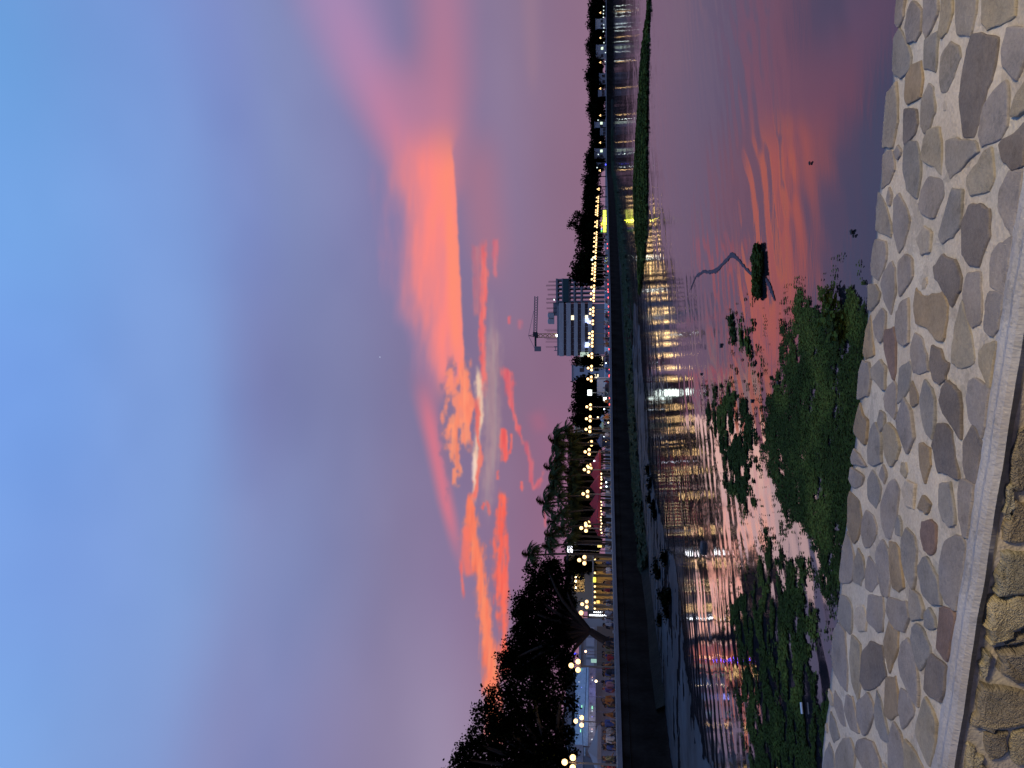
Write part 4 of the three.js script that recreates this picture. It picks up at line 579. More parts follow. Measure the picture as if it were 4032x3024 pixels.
// ---------------------------------------------------------------- buildings
const litWarm = glow(col(1, 0.62, 0.22), 1.1), litPale = glow(col(1, 0.85, 0.55), 1.6), litBlue = glow(col(0.45, 0.55, 1), 1.8), litGreen = glow(col(0.8, 1, 0.7), 1.2);
function windowIn(parent, x, y, z, w, h, pane, frameM = M.dark, name = 'window') { const f = part(name, [box(w + 0.12, 0.08, 0.12, x, y + h / 2 + 0.02, z), box(w + 0.12, 0.08, 0.12, x, y - h / 2 - 0.02, z), box(0.07, h, 0.12, x - w / 2, y, z), box(0.07, h, 0.12, x + w / 2, y, z), box(0.05, h, 0.08, x, y, z)], frameM, parent); part('pane', box(w - 0.05, h - 0.05, 0.03, x, y, z - 0.02), pane, f); return f; }
{ // hotel with white balcony bands, its right wing still a concrete frame, and a tower crane
  const D = 300, S = D / FOCAL, c = at(2300, 1300, D), t = thing('hotel', 'unfinished hotel with white balcony bands and a bare concrete frame wing', 'building', null, V(c.x, GROUND, c.z), facing(c) * 0.9);
  const X = (Y) => (1300 - Y) * S, y = (Xp) => (2380 - Xp) * S + EYE - GROUND;
  const pale = mat(col(0.66, 0.64, 0.6), 0.9, { map: rep(grit, 0.2) }), slab = mat(col(0.22, 0.22, 0.23), 0.9);
  const x0 = X(1402), x1 = X(1192), w = x1 - x0, mx = (x0 + x1) / 2;
  part('core', box(w - 1, y(2205), 12, mx, y(2205) / 2, -7.6), mat(col(0.3, 0.3, 0.31), 0.8), t);
  for (const [a, b] of [[2203, 2221], [2231, 2249], [2261, 2276], [2289, 2304], [2316, 2333]]) part('balcony_band', rbox(w, y(a) - y(b), 1.6, 0.12, mx, (y(a) + y(b)) / 2, -0.9), pale, t);
  for (const [a, b] of [[2221, 2231], [2249, 2261], [2276, 2289], [2304, 2316]]) for (let k = 0; k < 9; k++) { const px = x0 + (k + 0.5) * w / 9, hh = y(a) - y(b), f = windowIn(t, px, (y(a) + y(b)) / 2, -1.5, w / 9 - 0.5, hh, (k * 7 + a) % 11 === 3 ? litPale : M.glass); f.name = 'window'; }
  part('parapet', [box(w * 0.94, 0.9, 0.3, mx - 0.4, y(2198), -2), box(w * 0.94, 0.9, 0.3, mx - 0.4, y(2198), -13)], slab, t);
  part('stair_tower', box(5, 3, 5, X(1215), y(2192), -7), slab, t); part('roof_frame', [box(0.25, 3.2, 0.25, X(1380), y(2196), -4), box(0.25, 3.2, 0.25, X(1365), y(2196), -4), box(1.8, 0.25, 0.25, X(1372), y(2186), -4)], slab, t);
  for (const Y of [1240, 1263]) part('water_tank', [cyl(1.15, 1.15, 2.1, X(Y), y(2180), -5, 16), new THREE.SphereGeometry(1.15, 16, 6, 0, 6.3, 0, 1.4).scale(1, 0.4, 1).translate(X(Y), y(2180) + 2.1, -5)], pale, t);
  part('green_sign', box(w * 0.08, 3.2, 0.3, X(1395), y(2302), 0.3), glow(col(0.75, 0.95, 0.6), 0.55), t);
  for (const [Y, X2, ww] of [[1262, 2312, 1.6], [1268, 2320, 1.2], [1355, 2312, 1.6], [1363, 2311, 1.0]]) part('lit_sign', box(ww, 1.4, 0.25, X(Y), y(X2), 0.4), litBlue, t);
  // frame wing
  const f0 = x1 + 0.2, f1 = X(1096), fw = f1 - f0;
  for (const Xs of [2193, 2217, 2240, 2262, 2290]) part('floor_slab', box(fw, 0.7, 11, (f0 + f1) / 2, y(Xs), -7), slab, t);
  for (let k = 0; k < 6; k++) for (const z of [-2, -7, -12]) part('column', box(0.55, y(2193), 0.55, f0 + 0.4 + k * (fw - 0.8) / 5, y(2193) / 2, z), slab, t);
  part('scaffold_net', box(fw * 0.98, y(2240) - y(2262), 0.1, (f0 + f1) / 2, (y(2217) + y(2240)) / 2, -1.2), mat(col(0.03, 0.07, 0.07), 0.9), t);
  for (const Y of [1107, 1122, 1138, 1158, 1175, 1190, 1212, 1228]) part('starter_bar', [-0.22, 0, 0.22].map((q) => cyl(0.06, 0.05, 3.2 + hash2(Y, 3), X(Y) + q, y(2192), -3 + q, 5)), M.dark, t);
  for (const Y of [1297, 1303, 1330, 1335, 1345, 1366]) part('starter_bar', [-0.2, 0.2].map((q) => cyl(0.05, 0.05, 4.5 + 2 * hash2(Y, 4), X(Y) + q, y(2200), -8 + q, 5)), M.dark, t);
  // crane behind
  const cb = V(X(1320), 0, -16).applyAxisAngle(V(0, 1, 0), t.rotation.y).add(t.position), cr = thing('tower_crane', 'yellow tower crane standing behind the unfinished hotel', 'crane', null, cb, t.rotation.y), yel = mat(col(0.3, 0.2, 0.04), 0.7), H = y(2112) * 1.05, SC = 1.05;
  const lattice = (a, b, s, n, r) => { const list = [], d = b.clone().sub(a), u = Math.abs(d.y) > Math.abs(d.x) ? V(1, 0, 0) : V(0, 1, 0), v = V(0, 0, 1), cor = [[1, 1], [1, -1], [-1, -1], [-1, 1]].map(([p, q]) => u.clone().multiplyScalar(p * s / 2).addScaledVector(v, q * s / 2)); const bar = (p, q) => tube([p, p.clone().lerp(q, 0.5), q], r, r, 4, 2); for (const c0 of cor) list.push(bar(a.clone().add(c0), b.clone().add(c0))); for (let k = 0; k < n; k++) for (let e = 0; e < 4; e++) list.push(bar(a.clone().addScaledVector(d, k / n).add(cor[e]), a.clone().addScaledVector(d, (k + 1) / n).add(cor[(e + 1) % 4]))); return list; };
  part('mast', lattice(V(0, 0, 0), V(0, H, 0), 1.5, 16, 0.12), yel, cr); part('cab', [rbox(1.8, 1.8, 1.8, 0.15, 0.6, H + 0.3, 1), box(2, 0.6, 2, 0, H - 0.4, 0)], M.dark, cr);
  part('apex', [tube([V(-0.7, H, 0), V(-0.3, H + 1.6, 0), V(0, H + 3.2, 0)], 0.13, 0.1, 4, 3), tube([V(0.7, H, 0), V(0.3, H + 1.6, 0), V(0, H + 3.2, 0)], 0.13, 0.1, 4, 3)], M.dark, cr);
  part('jib', lattice(V(0.8, H + 0.4, 0), V((1320 - 1165) * S * SC, H - 0.1, 0), 1.3, 15, 0.09), M.metal, cr); part('tie_bar', [tube([V(0, H + 3.2, 0), V(5, H + 2.1, 0), V(10, H + 1, 0)], 0.07, 0.07, 4, 3), tube([V(0, H + 3.2, 0), V(-2.5, H + 2, 0), V(-5, H + 0.8, 0)], 0.07, 0.07, 4, 3)], M.metal, cr);
  part('counter_jib', [box((1378 - 1320) * S, 0.7, 1.4, -(1378 - 1320) * S / 2, H + 0.3, 0)], M.dark, cr); part('counterweight', box(2, 2.6, 1.6, -(1375 - 1320) * S, H - 0.6, 0), M.metal, cr);
  const wl = part('work_lamp', box(0.9, 0.9, 0.4, 0, y(2196) * SC, 1.2), glow(col(0.9, 1, 0.95), 8), cr); bulb(cr, V(0, y(2196) * SC, 1.8), col(0.9, 1, 0.95), 12, 0.5);
}
{ // pale houses between hotel and trees
  const house = (label, X0, X1, Ya, Yb, back, wallM, roofM, wins) => { const b = onShore((Ya + Yb) / 2, back), D = b.depth, S = D / FOCAL, t = thing('house', label, 'building', null, b, facing(b) * 0.9), w = (Yb - Ya) * S, h = (2380 - X0) * S + EYE - GROUND; part('wall', box(w, h, 7, 0, h / 2, -3.5), wallM, t); part('roof', rbox(w + 0.5, 0.35, 7.5, 0.08, 0, h + 0.17, -3.5), roofM, t); for (const [fx, fy, ww, hh, p] of wins) windowIn(t, (fx - 0.5) * w, fy * h, 0.03, ww, hh, p); return t; };
  house('plain white house between the hotel and the round trees', 2256, 0, 1438, 1500, 55, M.lightGrey, M.grey, [[0.25, 0.75, 1.2, 1.3, M.glass], [0.7, 0.75, 1.2, 1.3, M.glass], [0.3, 0.35, 1.4, 1.4, litPale], [0.75, 0.35, 1.2, 1.4, M.glass]]);
  house('low ochre house with a lit shopfront beside the hotel', 2272, 0, 1404, 1440, 45, mat(col(0.2, 0.15, 0.07), 0.9), M.dark, [[0.5, 0.8, 1.3, 1.2, M.glass], [0.35, 0.3, 2, 1.8, litPale], [0.8, 0.3, 1, 1.8, litPale]]);
  house('cream house with stepped outline above the blue awning', 2270, 0, 1672, 1708, 26, M.cream, M.cream, [[0.3, 0.7, 0.8, 1.0, M.dark], [0.75, 0.7, 0.7, 1.0, M.dark], [0.5, 0.38, 0.9, 1.1, M.glass]]);
  house('cream annex stepping down beside the stepped cream house', 2300, 0, 1706, 1728, 24, M.cream, M.cream, [[0.4, 0.6, 0.7, 1.0, M.dark]]);
  let k = 0; for (const [Ya, Yb, X0, p] of [[75, 110, 2348, 0], [178, 230, 2350, 1], [290, 330, 2362, 0], [355, 378, 2358, 0], [480, 500, 2344, 1], [505, 530, 2366, 0], [585, 622, 2344, 1], [640, 660, 2352, 0]]) house(['low white house with dark windows under the far trees', 'pale house with a lit ground floor under the far trees'][p], X0, 0, Ya, Yb, 10 + k++ % 3, mat(col(0.3, 0.3, 0.32), 0.9), M.grey, [[0.25, 0.5, 1.4, 1.3, M.glass], [0.75, 0.5, 1.4, 1.3, p ? litGreen : M.glass]]).userData.group = 'low houses under the far trees';
}
{ // two-storey restaurant with a lit arcade
  const b = onShore(2290, 15), D = b.depth, S = D / FOCAL, t = thing('restaurant', 'two-storey restaurant with a warm lit arcade and a lit upper window', 'building', null, b, facing(b)), X = (Y) => (2290 - Y) * S, y = (Xp) => (2380 - Xp) * S + EYE - GROUND, w = X(2190) - X(2405), mx = (X(2190) + X(2405)) / 2, st = mat(col(0.3, 0.25, 0.18), 0.9);
  part('upper_wall', [box(w, y(2240) - y(2258), 7, mx, (y(2240) + y(2258)) / 2, -3.5), box(X(2238) - X(2405) - (X(2238) - X(2332)), y(2258) - y(2335), 7, (X(2332) + X(2405)) / 2, (y(2258) + y(2335)) / 2, -3.5), box(X(2190) - X(2236), y(2258) - y(2335), 7, (X(2190) + X(2236)) / 2, (y(2258) + y(2335)) / 2, -3.5), box(X(2236) - X(2332), y(2302) - y(2335), 7, (X(2236) + X(2332)) / 2, (y(2302) + y(2335)) / 2, -3.5)], st, t);
  part('upper_room', box(X(2236) - X(2332), y(2258) - y(2302), 0.2, (X(2236) + X(2332)) / 2, (y(2258) + y(2302)) / 2, -5.5), mat(col(0.6, 0.5, 0.35), 0.9), t);
  for (let k = 0; k < 5; k++) part('window_bar', box(0.07, y(2258) - y(2302), 0.07, mix(X(2332), X(2236), (k + 0.5) / 5), (y(2258) + y(2302)) / 2, -0.1), M.dark, t); part('window_rail', [box(X(2236) - X(2332), 0.07, 0.07, (X(2236) + X(2332)) / 2, y(2292), -0.08), box(X(2236) - X(2332), 0.07, 0.07, (X(2236) + X(2332)) / 2, y(2272), -0.08)], M.dark, t);
  for (const Y of [2255, 2275, 2292, 2316]) { part('ceiling_lamp', new THREE.SphereGeometry(0.13, 10, 8).translate(X(Y), y(2266), -2), glow(col(1, 0.74, 0.4), 9), t); bulb(t, V(X(Y), y(2266), -2), col(1, 0.74, 0.4), 5, 0.12); }
  part('roof', rbox(w + 0.6, 0.3, 8, 0.06, mx, y(2240) + 0.15, -3.6), M.dark, t); part('awning', box(w, 0.16, 2.4, mx, y(2336), 0.9), M.grey, t);
  for (const Y of [2195, 2228, 2246, 2268, 2300, 2318, 2340, 2360, 2385, 2402]) part('column', box(0.34, y(2337), 0.34, X(Y), y(2337) / 2, -0.2), st, t);
  part('back_wall', box(w, y(2337), 0.3, mx, y(2337) / 2, -5.5), mat(col(0.5, 0.38, 0.22), 0.9), t);
  for (const Y of [2205, 2238, 2258, 2285, 2310, 2330, 2350, 2372, 2394]) { part('arcade_lamp', new THREE.SphereGeometry(0.12, 10, 8).translate(X(Y), y(2342), -1.6), glow(col(1, 0.68, 0.28), 3), t); bulb(t, V(X(Y), y(2342), -1.6), col(1, 0.68, 0.28), 2.2, 0.2); }
  for (const [Xs, Y, ww, hh, c, k] of [[2341, 2283, 0.62, 0.36, col(1, 0.95, 0.02), 1.3], [2355, 2370, 0.36, 0.4, col(1, 0.6, 0.05), 1.4], [2361, 2151, 0.28, 0.55, col(1, 0.75, 0.15), 1.2]]) { const s = thing('light_box_sign', c.g > 0.9 ? 'bright yellow rounded light box sign hanging in the arcade' : c.b > 0.1 ? 'amber light box sign beside the palms' : 'small orange square light box sign in the arcade', 'sign', null, at(Xs, Y, D - 2.6).setY(at(Xs, Y, D - 2.6).y), facing(b)); part('box', rbox(ww, hh, 0.14, 0.05), glow(c, k), s); part('hanger', [box(0.03, 0.5, 0.03, -ww / 3, hh / 2 + 0.22, 0), box(0.03, 0.5, 0.03, ww / 3, hh / 2 + 0.22, 0)], M.dark, s); }
}
{ // grey shop beside the leaning trunk, with a standing sign of stacked white characters
  const b = onShore(2520, 13), D = b.depth, S = D / FOCAL, t = thing('corner_shop', 'grey flat-roofed shop behind the leaning tree trunk', 'building', null, b, facing(b)), X = (Y) => (2520 - Y) * S, y = (Xp) => (2380 - Xp) * S + EYE - GROUND;
  part('wall', [box(X(2440) - X(2640), y(2290), 6, (X(2440) + X(2640)) / 2, y(2290) / 2, -3)], mat(col(0.34, 0.36, 0.36), 0.9), t); part('roof', box(X(2436) - X(2644), 0.25, 6.6, (X(2440) + X(2640)) / 2, y(2290) + 0.13, -3), M.grey, t); part('painted_opening', box(X(2470) - X(2630), y(2350), 0.1, (X(2470) + X(2630)) / 2, y(2350) / 2, 0.04), mat(col(0.2, 0.15, 0.11), 0.9), t);  // solid brown panel painted in where the dark shop opening would be
  for (const Y of [2490, 2530, 2570, 2610]) part('shutter', box(0.9, 0.9, 0.06, X(Y), y(2325), 0.08), M.lightGrey, t);
  const p = onShore(2421, 4), sp = p.depth / FOCAL, s = thing('vertical_sign', 'tall standing sign of stacked bright white characters', 'sign', null, p, facing(p)), yy = (Xp) => (2380 - Xp) * sp + EYE - GROUND; part('board', box(0.72, yy(2314) - yy(2396), 0.12, 0, (yy(2314) + yy(2396)) / 2, 0), M.dark, s); part('stand', [box(0.06, yy(2390), 0.08, -0.25, yy(2390) / 2, 0), box(0.06, yy(2390), 0.08, 0.25, yy(2390) / 2, 0)], M.metal, s);
  const ring = (w, h, x, y2) => { const q = new THREE.Shape().absellipse(0, 0, w / 2, h / 2, 0, 6.283); q.holes.push(new THREE.Path().absellipse(0, 0, w * 0.22, h * 0.2, 0, 6.283)); return new THREE.ExtrudeGeometry(q, { depth: 0.03, bevelEnabled: false, curveSegments: 10 }).translate(x, y2, 0.065); };
  const wl = glow(col(0.9, 0.95, 1), 4); [2324, 2332, 2340, 2348, 2356, 2364, 2372, 2380, 2388].forEach((Xp, k) => { const y2 = yy(Xp); part('character', k === 1 ? box(0.28, 0.07, 0.03, -0.12, y2, 0.08) : ring(0.26, 0.15, -0.12, y2), wl, s); if (k > 1 && k < 7) part('character', box(0.1, 0.09, 0.03, 0.22, y2, 0.08), wl, s); });
  bulb(s, V(0, yy(2355), 0.4), col(0.9, 0.95, 1), 1.2, 0.2);
  const h = onShore(2166, 12), hp = at(2244, 2166, h.depth), sh = h.depth / FOCAL, l = thing('tall_light_box', 'upright white light box on a pole among the palms', 'sign', null, V(hp.x, GROUND, hp.z), facing(hp)); part('pole', cyl(0.07, 0.06, hp.y - GROUND - 0.3), M.metal, l); part('face', rbox(32 * sh, 20 * sh, 0.18, 0.06, 0, hp.y - GROUND, 0), glow(col(0.9, 0.93, 1), 3), l); bulb(l, V(0, hp.y - GROUND, 0.4), col(0.9, 0.93, 1), 2, 0.3);
  const v2 = at(2264, 2143, h.depth), l2 = thing('tall_light_box', 'dim narrow white sign beside the upright white light box', 'sign', null, V(v2.x, GROUND, v2.z), facing(v2)); part('pole', cyl(0.06, 0.05, v2.y - GROUND - 0.1), M.metal, l2); part('face', rbox(14 * sh, 8 * sh, 0.12, 0.04, 0, v2.y - GROUND, 0), glow(col(0.7, 0.75, 0.8), 0.4), l2);
}
for (const [Ya, Yb, X0, l] of [[2640, 2760, 2238, 'plain grey building behind the right end of the long marquee'], [2762, 2900, 2228, 'tall bluish building behind the middle of the long marquee'], [2902, 3120, 2236, 'pale building behind the gazebo and pavilion']]) { const b = onShore((Ya + Yb) / 2, 24), S = b.depth / FOCAL, t = thing('town_building', l, 'building', null, b, facing(b)), w = (Yb - Ya) * S, h = (2380 - X0) * S + EYE - GROUND; part('wall', box(w, h, 6, 0, h / 2, -3), Ya === 2762 ? M.grey : mat(col(0.2, 0.2, 0.21), 0.9), t); part('roof', box(w + 0.3, 0.25, 6.3, 0, h + 0.12, -3), M.grey, t); for (let k = 0; k < 4; k++) windowIn(t, (k / 4 - 0.375) * w, h * 0.8, 0.03, 0.7, 0.9, M.glass); }
{ // long yellow message board with a small many-coloured panel above it
  const b = onShore(872, 3), S = b.depth / FOCAL, t = thing('message_board', 'long yellow electronic message board with red, blue and green panel above', 'sign', null, b, facing(b)), y = (X) => (2380 - X) * S + EYE - GROUND, X = (Y) => (872 - Y) * S;
  part('cabinet', box(X(826) - X(918), y(2371) - y(2389), 0.4, (X(826) + X(918)) / 2, (y(2371) + y(2389)) / 2, -0.25), M.black, t); part('leg', box(0.3, y(2386), 0.3, X(840), y(2386) / 2, -0.3), M.metal, t); part('leg', box(0.3, y(2386), 0.3, X(905), y(2386) / 2, -0.3), M.metal, t);
  for (let k = 0; k < 7; k++) part('screen_panel', box((X(828) - X(914)) / 7 - 0.06, y(2374) - y(2387), 0.1, mix(X(914), X(828), (k + 0.5) / 7), (y(2374) + y(2387)) / 2, 0), glow(col(0.9, 0.95, 0.03), 1.1), t);
  part('upper_cabinet', box(X(872) - X(915), y(2365) - y(2374), 0.3, (X(872) + X(915)) / 2, (y(2365) + y(2374)) / 2, -0.3), M.black, t);
  for (const [a, c, k] of [[882, col(1, 0.08, 0.01), 1.1], [892, col(1, 0.08, 0.01), 1.1], [900, col(0.1, 0.05, 1), 1.3], [908, col(0.05, 0.9, 0.12), 1]]) part('colour_panel', box(9 * S, 7 * S, 0.08, X(a), y(2370), -0.1), glow(c, k), t);
  bulb(t, V(0, y(2380), 1), col(0.9, 0.95, 0.05), 30, 0.4);
}
// ---------------------------------------------------------------- tents and awnings
function roofTent(name, label, group, p, turn, w, d, h, rise, m, logo) { // four posts, hipped canopy with a valance
  const t = thing(name, label, 'tent', group, p, turn), v = [[-w / 2, -d / 2], [w / 2, -d / 2], [w / 2, d / 2], [-w / 2, d / 2]], pos = [], tip = [0, h + rise, 0];
  for (let k = 0; k < 4; k++) { const [a, b] = v[k], [c, e] = v[(k + 1) % 4], N = 8; const edge = (f, g) => { const x = mix(a, c, f), z = mix(b, e, f), q = g * g * 0.35 + g * 0.65; return [x * (1 - g), h + rise * q - 0.05 * Math.sin(Math.PI * f) * (1 - g), z * (1 - g)]; }; for (let i = 0; i < N; i++) for (let j = 0; j < 5; j++) { const q = [edge(i / N, j / 5), edge((i + 1) / N, j / 5), edge((i + 1) / N, (j + 1) / 5), edge(i / N, (j + 1) / 5)]; pos.push(...q[0], ...q[2], ...q[1], ...q[0], ...q[3], ...q[2]); } }
  const g = new THREE.BufferGeometry(); g.setAttribute('position', new THREE.Float32BufferAttribute(pos, 3)); g.computeVertexNormals(); part('canopy', g, m, t);
  part('valance', [box(w, 0.28, 0.03, 0, h - 0.13, d / 2), box(w, 0.28, 0.03, 0, h - 0.13, -d / 2), box(0.03, 0.28, d, w / 2, h - 0.13, 0), box(0.03, 0.28, d, -w / 2, h - 0.13, 0)], m, t);
  for (const [x, z] of v) part('pole', cyl(0.03, 0.03, h - 0.02, x * 0.97, 0, z * 0.97, 6), M.metal, t);
  if (logo) { const q = [-0.5, -0.2, 0.1, 0.4, 0.6].map((f, k) => V(f * w * 0.42, h + rise * (0.34 + 0.1 * Math.sin(k * 2.2)), d / 2 * (1 - 0.36) + 0.06)); part('printed_mark', tube(q, 0.09, 0.05, 5, 10).scale(1, 1, 0.5), mat(col(0.5, 0.42, 0.44), 0.9), t); }
  return t;
}
for (const [Y, w] of [[2050, 4.0], [1985, 3.3], [1915, 3.2], [1868, 3.2], [1828, 3.4]]) { const p = onShore(Y, 5.2); roofTent('red_tent', 'dark red hipped tent with a pale printed mark behind the wall', 'red tents on the promenade', p, facing(p) + rr(-0.2, 0.2), w, 3.2, 2.35, 1.15, M.redCanvas, true); }
for (let k = 0; k < 11; k++) { const Y = mix(1976, 2098, k / 10), p = onShore(Y, 3.5), q = at(2367 + 2 * Math.sin(k * 2), Y, p.depth); const t = thing('festoon_lamp', 'small warm festoon bulb hanging under the red tents', 'lamp', 'festoon bulbs under the red tents', q); part('bulb', new THREE.SphereGeometry(0.09, 8, 6), glow(col(1, 0.72, 0.36), 3), t); part('cap', cyl(0.03, 0.03, 0.42, 0, 0.07, 0, 6), M.dark, t); bulb(t, V(0, 0, 0), col(1, 0.72, 0.36), 0.2, 0.09); }
for (const [X, Y, k] of [[2367, 1865, 0], [2367, 1878, 0], [2368, 1888, 0], [2367, 1904, 0], [2366, 1920, 0], [2340, 1815, 1], [2387, 1899, 1], [2388, 1916, 1], [2379, 1611, 1], [2379, 1718, 1], [2395, 1664, 0], [2385, 1737, 0], [2386, 1430, 1], [2354, 1643, 0]]) { const p = onShore(Y, 4.2), q = at(X, Y, p.depth), c = k ? col(0.7, 0.85, 1) : col(1, 0.75, 0.4), t = thing('stall_lamp', k ? 'small cold white lamp at a promenade stall' : 'small warm lamp at a promenade stall', 'lamp', 'small stall lamps', V(q.x, GROUND, q.z)); part('rod', cyl(0.02, 0.02, q.y - GROUND - 0.08, 0, 0, 0, 6), M.metal, t); part('bulb', new THREE.SphereGeometry(0.11, 8, 6).translate(0, q.y - GROUND, 0), glow(c, 4), t); bulb(t, V(0, q.y - GROUND, 0), c, 0.25, 0.1); }
{ const p = onShore(1737, 5); roofTent('blue_tent', 'square dark blue tent behind the wall below the cream house', null, p, facing(p), 1.7, 2.4, 2.2, 0.5, M.blueCanvas); part('side_wall', box(1.7, 2.0, 0.04, 0, 1.1, -1.1), M.blueCanvas, scene.children[scene.children.length - 1]); }
for (const [Y, l] of [[1648, 'light blue flat sunshade beside the stall lamps'], [1676, 'pale green and blue sunshade behind the stalls']]) { const p = onShore(Y, 6); roofTent('small_awning', l, null, p, facing(p), 1.0, 1.6, 2.0, 0.35, mat(Y > 1660 ? col(0.3, 0.5, 0.48) : col(0.22, 0.36, 0.6), 0.85, { side: THREE.DoubleSide })); }
{ // the long white marquee under the tallest tree
  const b = onShore(2800, 11), D = b.depth, S = D / FOCAL, t = thing('marquee', 'long white marquee strung with fairy lights under the tallest tree', 'tent', null, b, facing(b) * 0.96), X = (Y) => (2800 - Y) * S, y = (Xp) => (2380 - Xp) * S + EYE - GROUND, x0 = X(2965), x1 = X(2642);
  const pos = [], N = 24; for (let i = 0; i < N; i++) for (let j = 0; j < 6; j++) { const f = (a, c) => { const x = mix(x0, x1, a / N), q = c / 6; return [x, mix(y(2317), y(2262), q) - 0.10 * Math.sin(Math.PI * q) + 0.05 * Math.sin(a * 1.9) * q, mix(0, -2.6, q)]; }; const q = [f(i, j), f(i + 1, j), f(i + 1, j + 1), f(i, j + 1)]; pos.push(...q[0], ...q[1], ...q[2], ...q[0], ...q[2], ...q[3]); }
  const g = new THREE.BufferGeometry(); g.setAttribute('position', new THREE.Float32BufferAttribute(pos, 3)); g.computeVertexNormals(); const uvs = []; for (let i = 0; i < pos.length; i += 3) uvs.push(pos[i], pos[i + 1]); g.setAttribute('uv', new THREE.Float32BufferAttribute(uvs, 2)); part('roof', g, M.canvas, t);
  for (let k = 0; k < 9; k++) part('valance', box((x1 - x0) / 9 - 0.03, y(2319) - y(2346), 0.03, mix(x0, x1, (k + 0.5) / 9), (y(2319) + y(2346)) / 2, 0.02 + 0.01 * (k % 2)), M.canvas, t);
  for (let k = 0; k < 9; k++) part('vent', box(0.16, 0.18, 0.02, mix(x0, x1, (k + 0.3) / 9), y(2326), 0.05), M.grey, t);
  for (let k = 0; k <= 6; k++) part('pole', cyl(0.05, 0.05, y(2318), mix(x0, x1, k / 6), 0, -0.05, 8), M.metal, t);
  part('back_sheet', box(x1 - x0, y(2318), 0.05, (x0 + x1) / 2, y(2318) / 2, -2.6), M.canvas, t);
  part('cable', tube([V(x0, y(2300), 0.2), V(mix(x0, x1, 0.3), y(2296), 0.2), V(mix(x0, x1, 0.6), y(2305), 0.2), V(x1, y(2309), 0.2)], 0.025, 0.025, 5, 20), M.black, t);
  const cs = [col(0.25, 0.25, 1), col(0.9, 0.95, 1), col(0.3, 1, 0.45), col(0.9, 0.95, 1), col(1, 0.5, 0.4)];
  for (let k = 0; k < 26; k++) { const xx = mix(x0, x1, hash2(k, 1)), u = hash2(k, 2), c = cs[k % 5]; part('fairy_light', rbox(k % 5 === 2 ? 0.24 : 0.06, 0.06, 0.06, 0.02, xx, u < 0.5 ? y(2332) : mix(y(2317), y(2264), u), u < 0.5 ? 0.08 : mix(0, -2.6, (mix(y(2317), y(2264), u) - y(2317)) / (y(2262) - y(2317))) + 0.16), glow(c, 1.6), t); }
  bulb(t, V(mix(x0, x1, 0.72), y(2330), 1.0), col(0.3, 0.3, 1), 1.0, 0.3); bulb(t, V(mix(x0, x1, 0.35), y(2312), 1.2), col(0.6, 0.65, 1), 1.4, 0.3);
  const q = onShore(2960, 6.5); roofTent('white_gazebo', 'white peaked gazebo roof below the long marquee', null, q, facing(q) + 0.5, 2.6, 2.6, 2.1, 0.75, M.canvas);
  const w = onShore(3000, 14), wt = thing('white_pavilion', 'pale pavilion roof rising behind the long marquee', 'tent', null, w, facing(w)), sw = w.depth / FOCAL; part('roof', [box(110 * sw, 1.6, 3, 0, (2380 - 2262) * sw + EYE - GROUND, 0)], M.canvas, wt); for (const x of [-1, 1]) part('pole', cyl(0.06, 0.06, (2380 - 2275) * sw + EYE - GROUND, x * 50 * sw, 0, 1, 8), M.metal, wt);
}
for (const [X, Y, w, h, c, k, l] of [[2338, 2602, 14, 22, col(0.35, 0.75, 0.6), 0.55, 'pale green lit menu board under the lamp'], [2397, 2581, 20, 24, col(0.02, 0.3, 0.3), 0.25, 'teal glowing cooler box behind the wall']]) { const b = onShore(Y, 4), p = at(X, Y, b.depth), s = b.depth / FOCAL, t = thing('menu_board', l, 'sign', null, V(p.x, GROUND, p.z), facing(p)); part('face', rbox(w * s, h * s, 0.08, 0.02, 0, p.y - GROUND, 0), glow(c, k), t); part('stand', box(0.05, p.y - GROUND - h * s / 2, 0.05, 0, (p.y - GROUND - h * s / 2) / 2, 0), M.metal, t); }
for (const [X, Y, c, k, l] of [[2265, 2575, col(0.05, 0.05, 1), 2.2, 'deep blue party lamp in the tree above the lamps'], [2398, 2744, col(1, 0.08, 0.03), 1.1, 'glowing red lamp among the crowd'], [2391, 2378, col(1, 0.1, 0.05), 0.4, 'small red lamp beside the arcade'], [2306, 2565, col(1, 0.5, 0.25), 0.7, 'small orange lamp beside the blue party lamp'], [2347, 2682, col(1, 0.75, 0.45), 1.2, 'small warm lamp at the marquee edge'], [2386, 648, col(0.05, 0.05, 1), 6, 'tiny blue lamp on the far shore']]) { const b = onShore(Y, 5), p = at(X, Y, b.depth), t = thing('coloured_lamp', l, 'lamp', null, V(p.x, GROUND, p.z)); part('rod', cyl(0.03, 0.025, p.y - GROUND - 0.08, 0, 0, 0, 6), M.metal, t); part('bulb', new THREE.SphereGeometry(Y < 700 ? 0.4 : 0.1, 10, 8).translate(0, p.y - GROUND, 0), glow(c, 5), t); bulb(t, V(0, p.y - GROUND, 0), c, k * 1.2, 0.12); }

// the bright speck high in the sky
{ const p = at(1496, 1406, 900), t = thing('evening_star', 'tiny bright white speck in the lavender sky', 'star', null, p); part('disc', new THREE.SphereGeometry(0.75, 8, 6).scale(0.7, 0.6, 1).rotateZ(0.3), glow(col(0.75, 0.85, 1), 0.9), t); }

